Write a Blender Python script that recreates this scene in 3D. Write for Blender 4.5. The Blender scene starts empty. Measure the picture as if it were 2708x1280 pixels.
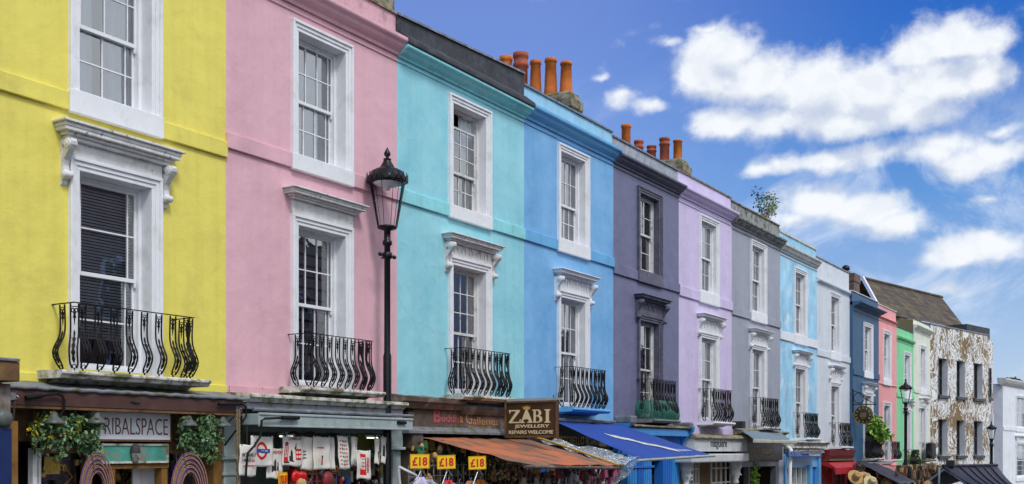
import bpy, math, random
from mathutils import Vector, Matrix, noise
random.seed(7)
SC = bpy.context.scene
COL = SC.collection
# ---------------------------------------------------------------- camera geometry (street terrace is the plane y = 0)
F, VX, H, D, CX, ZC = 2900.0, 3180.0, 1190.0, 11.38, 1354.0, 2.4
T = VX - CX
CA = F / math.hypot(F, T); SA = T / math.hypot(F, T)
def U(x, d=0.0):
    X = x - CX
    return (D - d) * (F * F + T * X) / (F * (T - X))
def Z(x, y, d=0.0):
    return ZC + (H - y) * (D - d) / (CA * (VX - x))
def W(x, y, d=0.0):
    return Vector((U(x, d), -d, Z(x, y, d)))
def ray(px, py):
    t = (px - CX) / F
    return Vector((CA + t * SA, SA - t * CA, (H - py) / F))
CAM = Vector((0, -D, ZC))
def on_line(px, py, p0, ang):
    """hit of a sight line with the vertical plane through p0 running at ang; returns (s along plane, z)"""
    r = ray(px, py); dx, dy = math.cos(ang), math.sin(ang)
    # CAM + k r = p0 + s d
    a, b, c, e = r.x, -dx, r.y, -dy
    rx, ry = p0[0] - CAM.x, p0[1] - CAM.y
    det = a * e - b * c
    k = (rx * e - b * ry) / det; s = (a * ry - c * rx) / det
    return s, CAM.z + k * r.z
# ---------------------------------------------------------------- mesh builder
RW = {}
class MB:
    def __init__(s): s.v = []; s.f = []; s.m = []; s.sm = []
    def add(s, vs, fs, mi=0, smooth=False):
        b = len(s.v); s.v += [Vector(p) for p in vs]
        for f in fs: s.f.append([b + i for i in f]); s.m.append(mi); s.sm.append(smooth)
        return s
    def box(s, x0, x1, y0, y1, z0, z1, mi=0):
        if x0 > x1: x0, x1 = x1, x0
        if y0 > y1: y0, y1 = y1, y0
        if z0 > z1: z0, z1 = z1, z0
        vs = [(x, y, z) for z in (z0, z1) for y in (y0, y1) for x in (x0, x1)]
        return s.add(vs, [(0, 2, 3, 1), (4, 5, 7, 6), (0, 1, 5, 4), (2, 6, 7, 3), (0, 4, 6, 2), (1, 3, 7, 5)], mi)
    def obox(s, c, ax, ay, az, mi=0):
        c, ax, ay, az = map(Vector, (c, ax, ay, az))
        vs = [c + ax * i + ay * j + az * k for k in (-1, 1) for j in (-1, 1) for i in (-1, 1)]
        return s.add(vs, [(0, 2, 3, 1), (4, 5, 7, 6), (0, 1, 5, 4), (2, 6, 7, 3), (0, 4, 6, 2), (1, 3, 7, 5)], mi)
    def prof_x(s, pr, x0, x1, mi=0, smooth=False):
        """closed (y,z) outline swept along x"""
        n = len(pr)
        vs = [(x0, y, z) for y, z in pr] + [(x1, y, z) for y, z in pr]
        fs = [(i, (i + 1) % n, n + (i + 1) % n, n + i) for i in range(n)]
        s.add(vs, fs, mi, smooth)
        return s.add(vs, [tuple(range(n))[::-1], tuple(range(n, 2 * n))], mi)
    def poly(s, pts, thick, nrm, mi=0):
        """flat outline with thickness along nrm"""
        nrm = Vector(nrm) * thick; n = len(pts); pts = [Vector(p) for p in pts]
        vs = pts + [p + nrm for p in pts]
        return s.add(vs, [tuple(range(n)), tuple(range(n, 2 * n))[::-1]] + [(i, n + i, n + (i + 1) % n, (i + 1) % n) for i in range(n)], mi)
    def tube(s, pts, r, seg=6, mi=0, r2=None, closed=False, flat=1.0):
        pts = [Vector(p) for p in pts]; n = len(pts); vs = []; up = Vector((0, 0, 1))
        for i, p in enumerate(pts):
            if closed: t = pts[(i + 1) % n] - pts[i - 1]
            else: t = pts[min(i + 1, n - 1)] - pts[max(i - 1, 0)]
            t.normalize()
            ref = Vector((1, 0, 0)) if abs(t.x) < .8 else Vector((0, 0, 1))
            a = t.cross(ref).normalized(); b = t.cross(a)
            rr = r if r2 is None else r + (r2 - r) * i / (n - 1)
            for k in range(seg):
                w = 2 * math.pi * k / seg
                vs.append(p + a * math.cos(w) * rr + b * math.sin(w) * rr * flat)
        fs = []
        for i in range(n if closed else n - 1):
            j = (i + 1) % n
            for k in range(seg):
                fs.append((i * seg + k, i * seg + (k + 1) % seg, j * seg + (k + 1) % seg, j * seg + k))
        s.add(vs, fs, mi, True)
        if not closed: s.add([vs[k] for k in range(seg)], [tuple(range(seg))[::-1]], mi); s.add(vs[-seg:], [tuple(range(seg))], mi)
        return s
    def lathe(s, pr, c=(0, 0, 0), seg=16, mi=0, axis='z', smooth=True):
        """(r, h) outline turned about an axis through c"""
        vs = []; c = Vector(c)
        for r, h in pr:
            for k in range(seg):
                w = 2 * math.pi * k / seg; p = (r * math.cos(w), r * math.sin(w), h)
                if axis == 'x': p = (p[2], p[0], p[1])
                if axis == 'y': p = (p[0], p[2], p[1])
                vs.append(c + Vector(p))
        n = len(pr); fs = []
        for i in range(n - 1):
            for k in range(seg):
                fs.append((i * seg + k, i * seg + (k + 1) % seg, (i + 1) * seg + (k + 1) % seg, (i + 1) * seg + k))
        s.add(vs, fs, mi, smooth)
        if pr[0][0] > 1e-4: s.add(vs[:seg], [tuple(range(seg))[::-1]], mi)
        if pr[-1][0] > 1e-4: s.add(vs[-seg:], [tuple(range(seg))], mi)
        return s
    def sheet(s, fn, nu, nv, mi=0, smooth=True, thick=0.0):
        vs = [fn(i / nu, j / nv) for j in range(nv + 1) for i in range(nu + 1)]
        fs = [(j * (nu + 1) + i, j * (nu + 1) + i + 1, (j + 1) * (nu + 1) + i + 1, (j + 1) * (nu + 1) + i) for j in range(nv) for i in range(nu)]
        return s.add(vs, fs, mi, smooth)
    def build(s, name, mats, parent=None, local=False, loc=None, label=None, solid=0.0, bevel=0.0, subd=False):
        if not isinstance(mats, (list, tuple)): mats = [mats]
        me = bpy.data.meshes.new(name)
        if parent is not None:
            M = Matrix() if local else RW[parent].inverted()
            vs = [M @ p for p in s.v]; wl = RW[parent]; ol = Vector()
        else:
            if loc is None:
                xs = [p.x for p in s.v]; ys = [p.y for p in s.v]; zs = [p.z for p in s.v]
                loc = Vector(((min(xs) + max(xs)) / 2, (min(ys) + max(ys)) / 2, min(zs)))
            ol = Vector(loc); vs = [p - ol for p in s.v]; wl = Matrix.Translation(ol)
        me.from_pydata(vs, [], s.f)
        for m in mats: me.materials.append(m)
        me.polygons.foreach_set('material_index', s.m)
        me.polygons.foreach_set('use_smooth', s.sm)
        me.validate(); me.update()
        o = bpy.data.objects.new(name, me); COL.objects.link(o)
        o.location = ol; o.parent = parent; RW[o] = wl
        if label: o['label'] = label
        if solid:
            md = o.modifiers.new('thickness', 'SOLIDIFY'); md.thickness = solid; md.offset = 0
        if bevel:
            md = o.modifiers.new('bevel', 'BEVEL'); md.width = bevel; md.segments = 2; md.limit_method = 'ANGLE'; md.harden_normals = False
        return o
def thing(name, label, cat, loc=(0, 0, 0), rz=0.0, group=None):
    o = bpy.data.objects.new(name, None); COL.objects.link(o)
    o.location = loc; o.rotation_euler = (0, 0, rz); o.empty_display_size = .2
    RW[o] = Matrix.Translation(Vector(loc)) @ Matrix.Rotation(rz, 4, 'Z')
    return tag(o, label, cat, group)
def tag(o, label, cat, group=None, kind=None):
    if label: o['label'] = label
    if cat: o['category'] = cat
    if group: o['group'] = group
    if kind: o['kind'] = kind
    return o
def struct(o): o['kind'] = 'structure'; return o
def dup_child(o, parent, loc=(0, 0, 0), rz=0.0):
    c = o.copy(); COL.objects.link(c); c.parent = parent; c.location = loc; c.rotation_euler = (0, 0, rz); RW[c] = RW[parent]; return c
# ---------------------------------------------------------------- materials
def lin(c): return [((x / 255) / 12.92 if x / 255 <= .04045 else ((x / 255 + .055) / 1.055) ** 2.4) for x in c]
class NT:
    def __init__(s, name):
        s.mat = bpy.data.materials.new(name); s.mat.use_nodes = True
        s.t = s.mat.node_tree; s.bs = s.t.nodes['Principled BSDF']
        tc = s.t.nodes.new('ShaderNodeTexCoord'); s.obj = tc.outputs['Object']
    def n(s, k, **kw):
        nd = s.t.nodes.new('ShaderNode' + k)
        for a, b in kw.items():
            if a.startswith('i_'): nd.inputs[a[2:]].default_value = b
            else: setattr(nd, a, b)
        return nd
    def l(s, a, b): s.t.links.new(a, b)
    def map(s, scale=(1, 1, 1), loc=(0, 0, 0)):
        m = s.n('Mapping'); m.inputs['Scale'].default_value = scale; m.inputs['Location'].default_value = loc
        s.l(s.obj, m.inputs['Vector']); return m.outputs[0]
    def noise(s, scale, detail=4, rough=.55, vec=None, dist=0):
        nd = s.n('TexNoise'); nd.inputs['Scale'].default_value = scale; nd.inputs['Detail'].default_value = detail
        nd.inputs['Roughness'].default_value = rough; nd.inputs['Distortion'].default_value = dist
        s.l(vec if vec is not None else s.obj, nd.inputs['Vector']); return nd.outputs['Fac']
    def ramp(s, fac, stops):
        r = s.n('ValToRGB'); e = r.color_ramp.elements
        while len(e) < len(stops): e.new(.5)
        for i, (p, c) in enumerate(stops):
            e[i].position = p; e[i].color = (c, c, c, 1) if isinstance(c, (int, float)) else (*c[:3], 1)
        s.l(fac, r.inputs[0]); return r.outputs[0]
    def mix(s, fac, a, b, mode='MIX'):
        m = s.n('Mix', data_type='RGBA', blend_type=mode)
        for sock, v in ((m.inputs[0], fac), (m.inputs[6], a), (m.inputs[7], b)):
            if isinstance(v, (int, float)): sock.default_value = v
            elif isinstance(v, (list, tuple)): sock.default_value = (*v[:3], 1)
            else: s.l(v, sock)
        return m.outputs[2]
    def bump(s, h, strength=.2, dist=.01, nrm=None):
        b = s.n('Bump'); b.inputs['Strength'].default_value = strength; b.inputs['Distance'].default_value = dist
        s.l(h, b.inputs['Height'])
        if nrm is not None: s.l(nrm, b.inputs['Normal'])
        return b.outputs[0]
def surf(name, col, rough=.6, var=.12, vs=2.0, dirt=None, da=.0, ds=1.5, streak=0.0, bump=.15, bs=40, moss=0.0, metal=0.0, alt=None, spec=.4, chip=0.0, chipcol=(.2, .17, .14)):
    """general painted / weathered surface. col is linear"""
    t = NT(name); c = list(col)
    f = t.noise(vs, 5, .6)
    dk = [x * (1 - var) for x in c]; lt = [min(1, x * (1 + var * .8)) for x in c]
    col_o = t.mix(t.ramp(f, [(.3, 0.0), (.7, 1.0)]), dk, alt if alt else lt)
    if streak:
        g = t.noise(1.0, 5, .6, t.map((7, 7, .35)))
        col_o = t.mix(t.ramp(g, [(.45, 0.0), (.8, streak)]), col_o, [x * .45 for x in c])
    if dirt:
        g = t.noise(ds, 8, .65)
        col_o = t.mix(t.ramp(g, [(.52, 0.0), (.7, da)]), col_o, dirt)
    if chip:
        g = t.noise(9, 6, .7); col_o = t.mix(t.ramp(g, [(.68 - chip * .12, 0.0), (.70 - chip * .12, .9)]), col_o, chipcol)
    if moss:
        g = t.noise(5, 8, .7); h = t.ramp(g, [(.52 - moss * .12, 0.0), (.60, .9)])
        col_o = t.mix(h, col_o, t.mix(t.noise(30, 3), (.035, .04, .012), (.13, .14, .03)))
    t.l(col_o, t.bs.inputs['Base Color'])
    t.bs.inputs['Roughness'].default_value = rough; t.bs.inputs['Metallic'].default_value = metal
    t.bs.inputs['Specular IOR Level'].default_value = spec
    if bump:
        n1 = t.bump(t.noise(bs, 6, .65), bump, .012)
        n2 = t.bump(t.noise(2.3, 3, .5), bump * 1.3, .05, n1)
        t.l(n2, t.bs.inputs['Normal'])
    return t.mat
def stucco(name, rgb, k=1.0, **kw):
    c = [min(.92, x * k) for x in lin(rgb)]
    a = dict(rough=.62, var=.06, vs=.9, streak=.16, bump=.36, bs=45, dirt=[x * .62 for x in c], da=.4, ds=1.3)
    a.update(kw); return surf(name, c, **a)
M = {}
WH = (.80, .81, .84)
M['white'] = surf('white_paint', WH, .5, .04, 3, dirt=(.4, .38, .34), da=.3, ds=4, streak=.08, bump=.12, bs=60)
M['white_old'] = surf('flaking_white_paint', (.72, .72, .72), .6, .1, 4, dirt=(.3, .28, .24), da=.6, ds=5, streak=.3, bump=.35, bs=35, chip=.6)
M['white_moss'] = surf('mossy_stone', (.70, .68, .62), .8, .15, 5, dirt=(.2, .17, .12), da=.7, ds=6, bump=.6, bs=25, moss=.5)
M['stone_moss2'] = surf('lichen_stone', (.30, .26, .19), .85, .3, 6, dirt=(.1, .08, .05), da=.9, ds=5, bump=.7, bs=20, moss=.6)
M['lead'] = surf('lead_flashing', (.17, .18, .21), .5, .35, 5, dirt=(.42, .43, .45), da=.6, ds=6, bump=.35, bs=20, metal=.25)
M['lead_moss'] = surf('mossy_lead', (.23, .24, .28), .6, .35, 5, dirt=(.45, .46, .5), da=.6, ds=5, bump=.4, bs=20, moss=.5)
M['iron'] = surf('black_iron', (.008, .008, .010), .55, .3, 20, bump=.15, bs=80, dirt=(.06, .03, .015), da=.25, ds=14, spec=.2)
M['gloss_black'] = surf('black_gloss', (.008, .008, .011), .35, spec=.3, var=.2, vs=10, bump=.06, bs=40)
M['terracotta'] = surf('terracotta', (.60, .16, .022), .75, .25, 6, dirt=(.17, .08, .03), da=.7, ds=5, bump=.3, bs=40)
M['terracotta_red'] = surf('red_terracotta', (.36, .085, .04), .75, .25, 6, dirt=(.12, .06, .04), da=.7, ds=5, bump=.3, bs=40)
M['dark_room'] = surf('dark_room', (.03, .03, .035), .9, .3, 2, bump=0)
M['room'] = surf('room_wall', (.12, .115, .11), .9, .3, 2, bump=0)
M['wood_grey'] = surf('weathered_wood', (.13, .095, .075), .8, .5, 3, dirt=(.30, .28, .27), da=.8, ds=3, streak=.2, bump=.5, bs=18)
M['wood_brown'] = surf('brown_wood', (.16, .085, .035), .6, .4, 6, dirt=(.05, .025, .01), da=.8, ds=5, bump=.3, bs=20)
M['amber_wood'] = surf('amber_wood', (.26, .13, .035), .45, .3, 5, dirt=(.1, .045, .01), da=.8, ds=4, bump=.2, bs=20)
M['slate'] = surf('slate', (.06, .063, .07), .6, .3, 3, bump=.3, bs=20)
def plain(name, col, rough=.6, var=.1, vs=6, **kw): return surf(name, col, rough, var, vs, bump=kw.pop('bump', .08), **kw)
M['red'] = plain('red_paint', (.50, .015, .02), .45)
M['yellow_card'] = plain('yellow_card', (.85, .6, .01), .5, .04)
M['print_red'] = plain('red_print', (.6, .01, .012), .6, .05)
M['print_blue'] = plain('blue_print', (.03, .06, .32), .6, .05)
M['print_black'] = plain('black_print', (.02, .02, .022), .7, .05)
M['canvas'] = surf('cotton_canvas', (.74, .71, .65), .9, .07, 5, bump=.35, bs=90, spec=.1)
M['steel'] = surf('galvanised_steel', (.42, .43, .45), .35, .2, 20, metal=.7, bump=.1)
def glass(name, tint=(.9, .95, 1.0), ior=1.75, wob=.05, base=0.0):
    t = NT(name); nd = t.t.nodes; nd.remove(t.bs)
    tr = t.n("BsdfTransparent"); tr.inputs[0].default_value = (*tint, 1)
    gl = t.n('BsdfGlossy'); gl.inputs['Roughness'].default_value = .015
    fr = t.n('Fresnel'); fr.inputs[0].default_value = ior
    bp = t.bump(t.noise(2.2, 2), wob, .03); t.l(bp, gl.inputs['Normal']); t.l(bp, fr.inputs['Normal'])
    mx = t.n('MixShader'); ma = t.n('Math', operation='MULTIPLY_ADD', use_clamp=True); t.l(fr.outputs[0], ma.inputs[0]); ma.inputs[1].default_value = 1 - base; ma.inputs[2].default_value = base; t.l(ma.outputs[0], mx.inputs[0]); t.l(tr.outputs[0], mx.inputs[1]); t.l(gl.outputs[0], mx.inputs[2])
    t.l(mx.outputs[0], nd['Material Output'].inputs['Surface']); return t.mat
M['glass'] = glass('window_glass', ior=1.7, base=.30, wob=.12)
M['lamp_glass'] = glass('lantern_glass', (.99, .995, 1.0), 1.18, .12)
M['plastic'] = None
def cloth(name, col, rough=.9, trans=.35):
    t = NT(name); f = t.noise(3, 3)
    t.l(t.mix(f, [x * .85 for x in col], [min(1, x * 1.1) for x in col]), t.bs.inputs['Base Color'])
    t.bs.inputs['Roughness'].default_value = rough
    t.l(t.bump(t.noise(120, 2), .2, .003), t.bs.inputs['Normal'])
    return t.mat
M['curtain_white'] = cloth('white_curtain', (.80, .88, .95))
M['curtain_grey'] = cloth('grey_curtain', (.33, .36, .38))
M['blind'] = plain('blind_slat', (.9, .91, .92), .5, .05)
def leafmat(name, cols, rough=.5):
    t = NT(name); g = t.n('NewGeometry')
    r = t.n('ValToRGB'); r.color_ramp.interpolation = 'LINEAR'; e = r.color_ramp.elements
    while len(e) < len(cols): e.new(.5)
    for i, c in enumerate(cols): e[i].position = i / (len(cols) - 1); e[i].color = (*c, 1)
    t.l(g.outputs['Random Per Island'], r.inputs[0]); t.l(r.outputs[0], t.bs.inputs['Base Color'])
    t.bs.inputs['Roughness'].default_value = rough
    t.bs.inputs['Subsurface Weight'].default_value = 0
    return t.mat
M['leaf_mix'] = leafmat('garland_leaves', [(.02, .06, .018), (.05, .13, .03), (.10, .22, .05), (.16, .28, .16), (.03, .09, .03), (.3, .42, .2), (.07, .16, .09)])
M['leaf_yellow'] = leafmat('yellow_leaves', [(.55, .48, .02), (.30, .34, .03), (.6, .42, .02)])
M['leaf_bright'] = leafmat('bright_leaves', [(.10, .26, .02), (.22, .42, .05), (.34, .5, .08), (.06, .17, .02)])
M['leaf_dark'] = leafmat('dark_leaves', [(.02, .06, .02), (.04, .10, .03), (.07, .14, .04)])
M['leaf_pale'] = leafmat('pale_leaves', [(.22, .30, .08), (.32, .38, .12), (.12, .2, .05)])
def foliage(mb, c, rad, n, size, mi=0, droop=0.3, clumps=None):
    c = Vector(c)
    for i in range(n):
        if clumps:
            cc, cr = random.choice(clumps); p = Vector(cc) + Vector([random.gauss(0, .45) * cr[k] for k in range(3)])
        else: p = c + Vector([random.uniform(-1, 1) * rad[k] for k in range(3)])
        s = size * random.uniform(.6, 1.35)
        d = Vector((random.uniform(-1, 1), random.uniform(-1, 1), random.uniform(-1, .6) - droop)).normalized()
        w = d.cross(Vector((random.uniform(-1, 1), random.uniform(-1, 1), random.uniform(-1, 1)))).normalized()
        nn = d.cross(w) * s * .18; w = w * s * .30; l = d * s
        mb.add([p, p + l * .35 + w + nn, p + l * .75 + w * .7 + nn, p + l, p + l * .75 - w * .7 + nn, p + l * .35 - w + nn],
               [(0, 1, 2, 3), (0, 3, 4, 5)], mi)
# ---------------------------------------------------------------- lettering
def text_mesh(body, size=1.0, sx=1.0, ext=.002, off=0.0, space=1.0):
    cu = bpy.data.curves.new('lettering', 'FONT'); cu.body = body; cu.size = size; cu.extrude = ext
    cu.offset = off; cu.align_x = 'CENTER'; cu.align_y = 'CENTER'; cu.space_character = space; cu.resolution_u = 3
    o = bpy.data.objects.new('lettering', cu); COL.objects.link(o)
    dg = bpy.context.evaluated_depsgraph_get(); dg.update()
    me = bpy.data.meshes.new_from_object(o.evaluated_get(dg))
    bpy.data.objects.remove(o); bpy.data.curves.remove(cu)
    return me
def lettering(parent, body, c, width, height, right, up, mat, name='lettering', ext=.003, off=0.0, shear=0.0):
    """text fitted to width x height, centred at world point c, running along 'right' """
    me = text_mesh(body, 1.0, off=off)
    xs = [v.co.x for v in me.vertices]; ys = [v.co.y for v in me.vertices]
    x0, x1, y0, y1 = min(xs), max(xs), min(ys), max(ys)
    right = Vector(right).normalized(); up = Vector(up).normalized(); nrm = right.cross(up)
    inv = RW[parent].inverted(); c = Vector(c)
    for v in me.vertices:
        a = ((v.co.x - x0) / (x1 - x0) - .5) * width; b = ((v.co.y - y0) / (y1 - y0) - .5) * height
        v.co = inv @ (c + right * (a + b * shear) + up * b + nrm * (ext if v.co.z > 0 else -ext))
    me.materials.clear(); me.materials.append(mat); me.update()
    o = bpy.data.objects.new(name, me); COL.objects.link(o); o.parent = parent; RW[o] = RW[parent]
    return o
H_PX = H
SUNE, SUNA, EXPO = 1.6, 14, 0.2
# ---------------------------------------------------------------- terraced house kit (all in the house's own frame, facade = plane y 0, street towards -y)
def ring(mb, x0, x1, z0, z1, a, b, y0, y1, bottom=False):
    """upright frame, member from offset a to b outside the opening x0..x1, z0..z1"""
    mb.box(x0 - b, x0 - a, y0, y1, z0, z1 + a); mb.box(x1 + a, x1 + b, y0, y1, z0, z1 + a)
    mb.box(x0 - b, x1 + b, y0, y1, z1 + a, z1 + b)
    if bottom: mb.box(x0 - b, x1 + b, y0, y1, z0 - b, z0)
def wall_mesh(w, z0, z1, holes, yb=7.0, side_z0=-1.5, rows=None):
    mb = MB()
    xs = sorted({0, w, *[h[0] for h in holes], *[h[1] for h in holes]})
    zs = sorted({z0, z1, *[h[2] for h in holes], *[h[3] for h in holes]})
    for i in range(len(xs) - 1):
        for j in range(len(zs) - 1):
            cx, cz = (xs[i] + xs[i + 1]) / 2, (zs[j] + zs[j + 1]) / 2
            if any(h[0] < cx < h[1] and h[2] < cz < h[3] for h in holes): continue
            mb.add([(xs[i], 0, zs[j]), (xs[i + 1], 0, zs[j]), (xs[i + 1], 0, zs[j + 1]), (xs[i], 0, zs[j + 1])], [(0, 1, 2, 3)])
    mb.add([(0.003, 0, z0), (0.003, .3, z0), (.003, .3, side_z0), (.003, yb, side_z0), (.003, yb, z1), (.003, 0, z1)], [(0, 1, 2, 3, 4, 5)])
    e = w - .003
    mb.add([(e, 0, z0), (e, .3, z0), (e, .3, side_z0), (e, yb, side_z0), (e, yb, z1), (e, 0, z1)], [(5, 4, 3, 2, 1, 0)])
    mb.add([(0, yb, side_z0), (w, yb, side_z0), (w, yb, z1), (0, yb, z1)], [(3, 2, 1, 0)])
    mb.add([(0, 0, z0), (w, 0, z0), (w, .3, z0), (0, .3, z0)], [(3, 2, 1, 0)])
    mb.add([(0, 0, z1), (w, 0, z1), (w, yb, z1), (0, yb, z1)], [(0, 1, 2, 3)])
    return mb
DEPTH = [.17]
def sash_window(root, xc, z0, z1, hw, m, cols=(.33, .67), up=2, lo=2, split=.5, inset=.0, open_top=0.0, lo_cols=None, blind=None, depth=None, arch=.15, steps=3, sill=None, hood=None, bracket=None, dent=0, crack=False, roomm=None, arch_bottom=None, lo_gap=0.0):
    x0, x1 = xc - hw, xc + hw; dp = depth or DEPTH[0]
    f = MB(); st = .042
    # box frame
    f.box(x0, x0 + st, dp, dp + .13, z0, z1); f.box(x1 - st, x1, dp, dp + .13, z0, z1)
    f.box(x0 + st, x1 - st, dp, dp + .13, z1 - st, z1); f.box(x0 + st, x1 - st, dp - .01, dp + .13, z0, z0 + .05)
    a, b = x0 + st + .004, x1 - st - .004; zb, zt = z0 + .052, z1 - st - .002; zm = zb + (zt - zb) * split
    def sash(za, zc, y, cs, rows):
        s = .038
        f.box(a, a + s, y, y + .035, za, zc); f.box(b - s, b, y, y + .035, za, zc)
        f.box(a + s, b - s, y, y + .035, za, za + s * 1.25); f.box(a + s, b - s, y, y + .035, zc - s, zc)
        A, B, C, E = a + s, b - s, za + s * 1.25, zc - s
        for c in cs: x = A + (B - A) * c; f.box(x - .009, x + .009, y + .005, y + .03, C, E)
        for r in range(1, rows): z = C + (E - C) * r / rows; f.box(A, B, y + .006, y + .029, z - .009, z + .009)
        return (A, B, C, E, y + .018)
    p1 = sash(zm - .02, zt - open_top, dp + .03, cols, up)
    p2 = sash(zb + lo_gap, zm + .02 + lo_gap * .3, dp + .075, lo_cols or cols, lo)
    # sash horns
    for xx in (a + .019, b - .019): f.prof_x([(dp + .032, zm - .02), (dp + .062, zm - .02), (dp + .055, zm - .09), (dp + .035, zm - .075)], xx - .016, xx + .016)
    w = f.build('window', m.get('sash', M['white']), root, local=True)
    g = MB()
    for A, B, C, E, y in (p1, p2): g.add([(A, y, C), (B, y, C), (B, y, E), (A, y, E)], [(0, 1, 2, 3)])
    g.build('pane', M['glass'], w, local=True)
    r = MB(); e = dp + .14
    r.add([(x0, 0, z0), (x0, e, z0), (x0, e, z1), (x0, 0, z1)], [(3, 2, 1, 0)]); r.add([(x1, 0, z0), (x1, e, z0), (x1, e, z1), (x1, 0, z1)], [(0, 1, 2, 3)])
    r.add([(x0, 0, z1), (x1, 0, z1), (x1, e, z1), (x0, e, z1)], [(0, 1, 2, 3)]); r.add([(x0, 0, z0), (x1, 0, z0), (x1, e, z0), (x0, e, z0)], [(3, 2, 1, 0)])
    r.build('reveal', m.get('reveal', m['trim']), w, local=True)
    q = MB(); X0, X1, Y1 = x0 - .25, x1 + .25, e + 1.3
    q.add([(X0, e, z0 - .1), (X1, e, z0 - .1), (X1, e, z1 + .1), (X0, e, z1 + .1), (X0, Y1, z0 - .1), (X1, Y1, z0 - .1), (X1, Y1, z1 + .1), (X0, Y1, z1 + .1)],
          [(4, 5, 6, 7), (0, 4, 7, 3), (5, 1, 2, 6), (7, 6, 2, 3), (0, 1, 5, 4)])
    q.build('room', roomm or M['room'], w, local=True)
    # architrave
    t = MB(); zf = arch_bottom if arch_bottom is not None else z0
    W3 = [(0, arch * .36, -.028), (arch * .36, arch * .72, -.045), (arch * .72, arch, -.068)] if steps == 3 else [(0, arch * .55, -.03), (arch * .55, arch, -.05)]
    for k, (p, q2, y) in enumerate(W3): ring(t, x0, x1, zf, z1, p, q2, y, .004)
    t.build('architrave', m['trim'], w, local=True, bevel=.006)
    if sill:
        s = MB(); s.box(x0 - arch - .01, x1 + arch + .01, -.075, .003, sill[0], sill[1]); s.box(x0 + .002, x1 - .002, .003, e, sill[1] - .03, sill[1] + (z0 - sill[1]) + .012)
        s.build('sill', m.get('sill', m['trim']), w, local=True, bevel=.012)
    if blind == 'slats':
        c = MB(); z = z1 - .12
        while z > z0 + .42: c.obox(((x0 + x1) / 2, dp + .128, z), (hw - .06, 0, 0), (0, .014, .0145), (0, .0006, -.0006)); z -= .038
        c.build('blind', M['blind'], w, local=True)
    elif blind == 'roman':
        c = MB(); z = z1 - .08
        while z > z0 + .25: c.obox(((x0 + x1) / 2, dp + .128, z), (hw - .04, 0, 0), (0, .012, .005), (0, 0, .062)); z -= .17
        c.build('blind', m.get('cloth', M['curtain_grey']), w, local=True)
    elif blind in ('net', 'halves', 'side'):
        c = MB(); spans = {'net': [(x0 + .03, x1 - .03)], 'halves': [(x0 + .02, xc - .12), (xc + .06, x1 - .02)], 'side': [(xc + .12, x1 - .02)]}[blind]
        ph = random.random() * 9
        for A, B in spans:
            k = max(8, int((B - A) / .022))
            c.sheet(lambda u, v: Vector((A + (B - A) * u, dp + .15 + .036 * math.sin(u * (B - A) * 42 + ph + .5 * math.sin(v * 5)) * (1 - .35 * v), z0 + .03 + (z1 - z0 - .04) * v)), k, 6)
        c.build('curtain', m.get('cloth', M['curtain_white']), w, local=True)
    if hood:
        zt_, hh, ho = hood   # top, crown height, half width
        h = MB(); zc = zt_ - hh; yb = .003
        h.box(x0 - arch, x1 + arch, -.05, yb, z1 + arch, zc)
        pr = [(0, .11), (.22, .15), (.40, .205), (.62, .215), (.85, .25), (1, .262)]
        for i in range(len(pr) - 1):
            k = pr[i][1]; h.box(xc - ho + .26 - k, xc + ho - .26 + k, -k, yb, zc + hh * pr[i][0], zc + hh * pr[i + 1][0])
        h.build('hood', [m.get('hood', m['trim'])], w, local=True, bevel=.008)
        if dent:
            d_ = MB(); fh = zc - (z1 + arch); n = dent
            for i in range(n):
                cx = xc + (i - (n - 1) / 2) * (2 * hw + arch * 1.0) / n
                pts = [(cx + math.cos(a_ * math.pi / 8) * fh * .26, -.065, z1 + arch + fh * .5 + math.sin(a_ * math.pi / 8) * fh * .36) for a_ in range(-1, 10)]
                d_.tube(pts, .011, 5)
                d_.box(cx + fh * .3, cx + fh * .42, -.064, -.045, zc - .06, zc)
            d_.build('frieze_ornament', m.get('hood', m['trim']), w, local=True)
    if bracket:
        zt_, zb_ = bracket; hgt = zt_ - zb_
        pr = [(0, 0), (-.20, 0), (-.215, -.06), (-.21, -.14), (-.18, -.22), (-.12, -.32), (-.075, -.44), (-.06, -.56), (-.065, -.66), (-.10, -.71), (-.115, -.77), (-.10, -.83), (-.06, -.86), (-.035, -.90), (-.03, -.97), (-.01, -1.0), (0, -1.0)]
        pr = [(y + .003, zt_ + z * hgt) for y, z in pr]
        bm_ = MB(); bm_.prof_x(pr, .012, .09)
        for (cy, cz, rr) in ((-.14, zt_ - .11 * hgt, .062), (-.078, zt_ - .77 * hgt, .046)):
            bm_.lathe([(.01, -.016), (rr * .45, -.018), (rr * .5, -.008), (rr * .82, -.010), (rr, .0), (rr, .105), (rr * .82, .115), (rr * .5, .113), (.01, .121)], (0, cy, cz), 14, axis='x')
        br = bm_.build('bracket', m.get('hood', m['trim']), w, local=True, bevel=.005)
        # brackets sit either side of the architrave
        br.location = (x0 - arch - .112, 0, 0); c2 = dup_child(br, w, (x1 + arch + .007, 0, 0))
    return w
def rail_profile(t):
    """outward belly of a balcony bar: t 0 bottom .. 1 top"""
    return .105 * math.exp(-((t - .27) / .20) ** 2) - .012 * math.sin(t * math.pi) - .02 * (1 - t) ** 6
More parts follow.
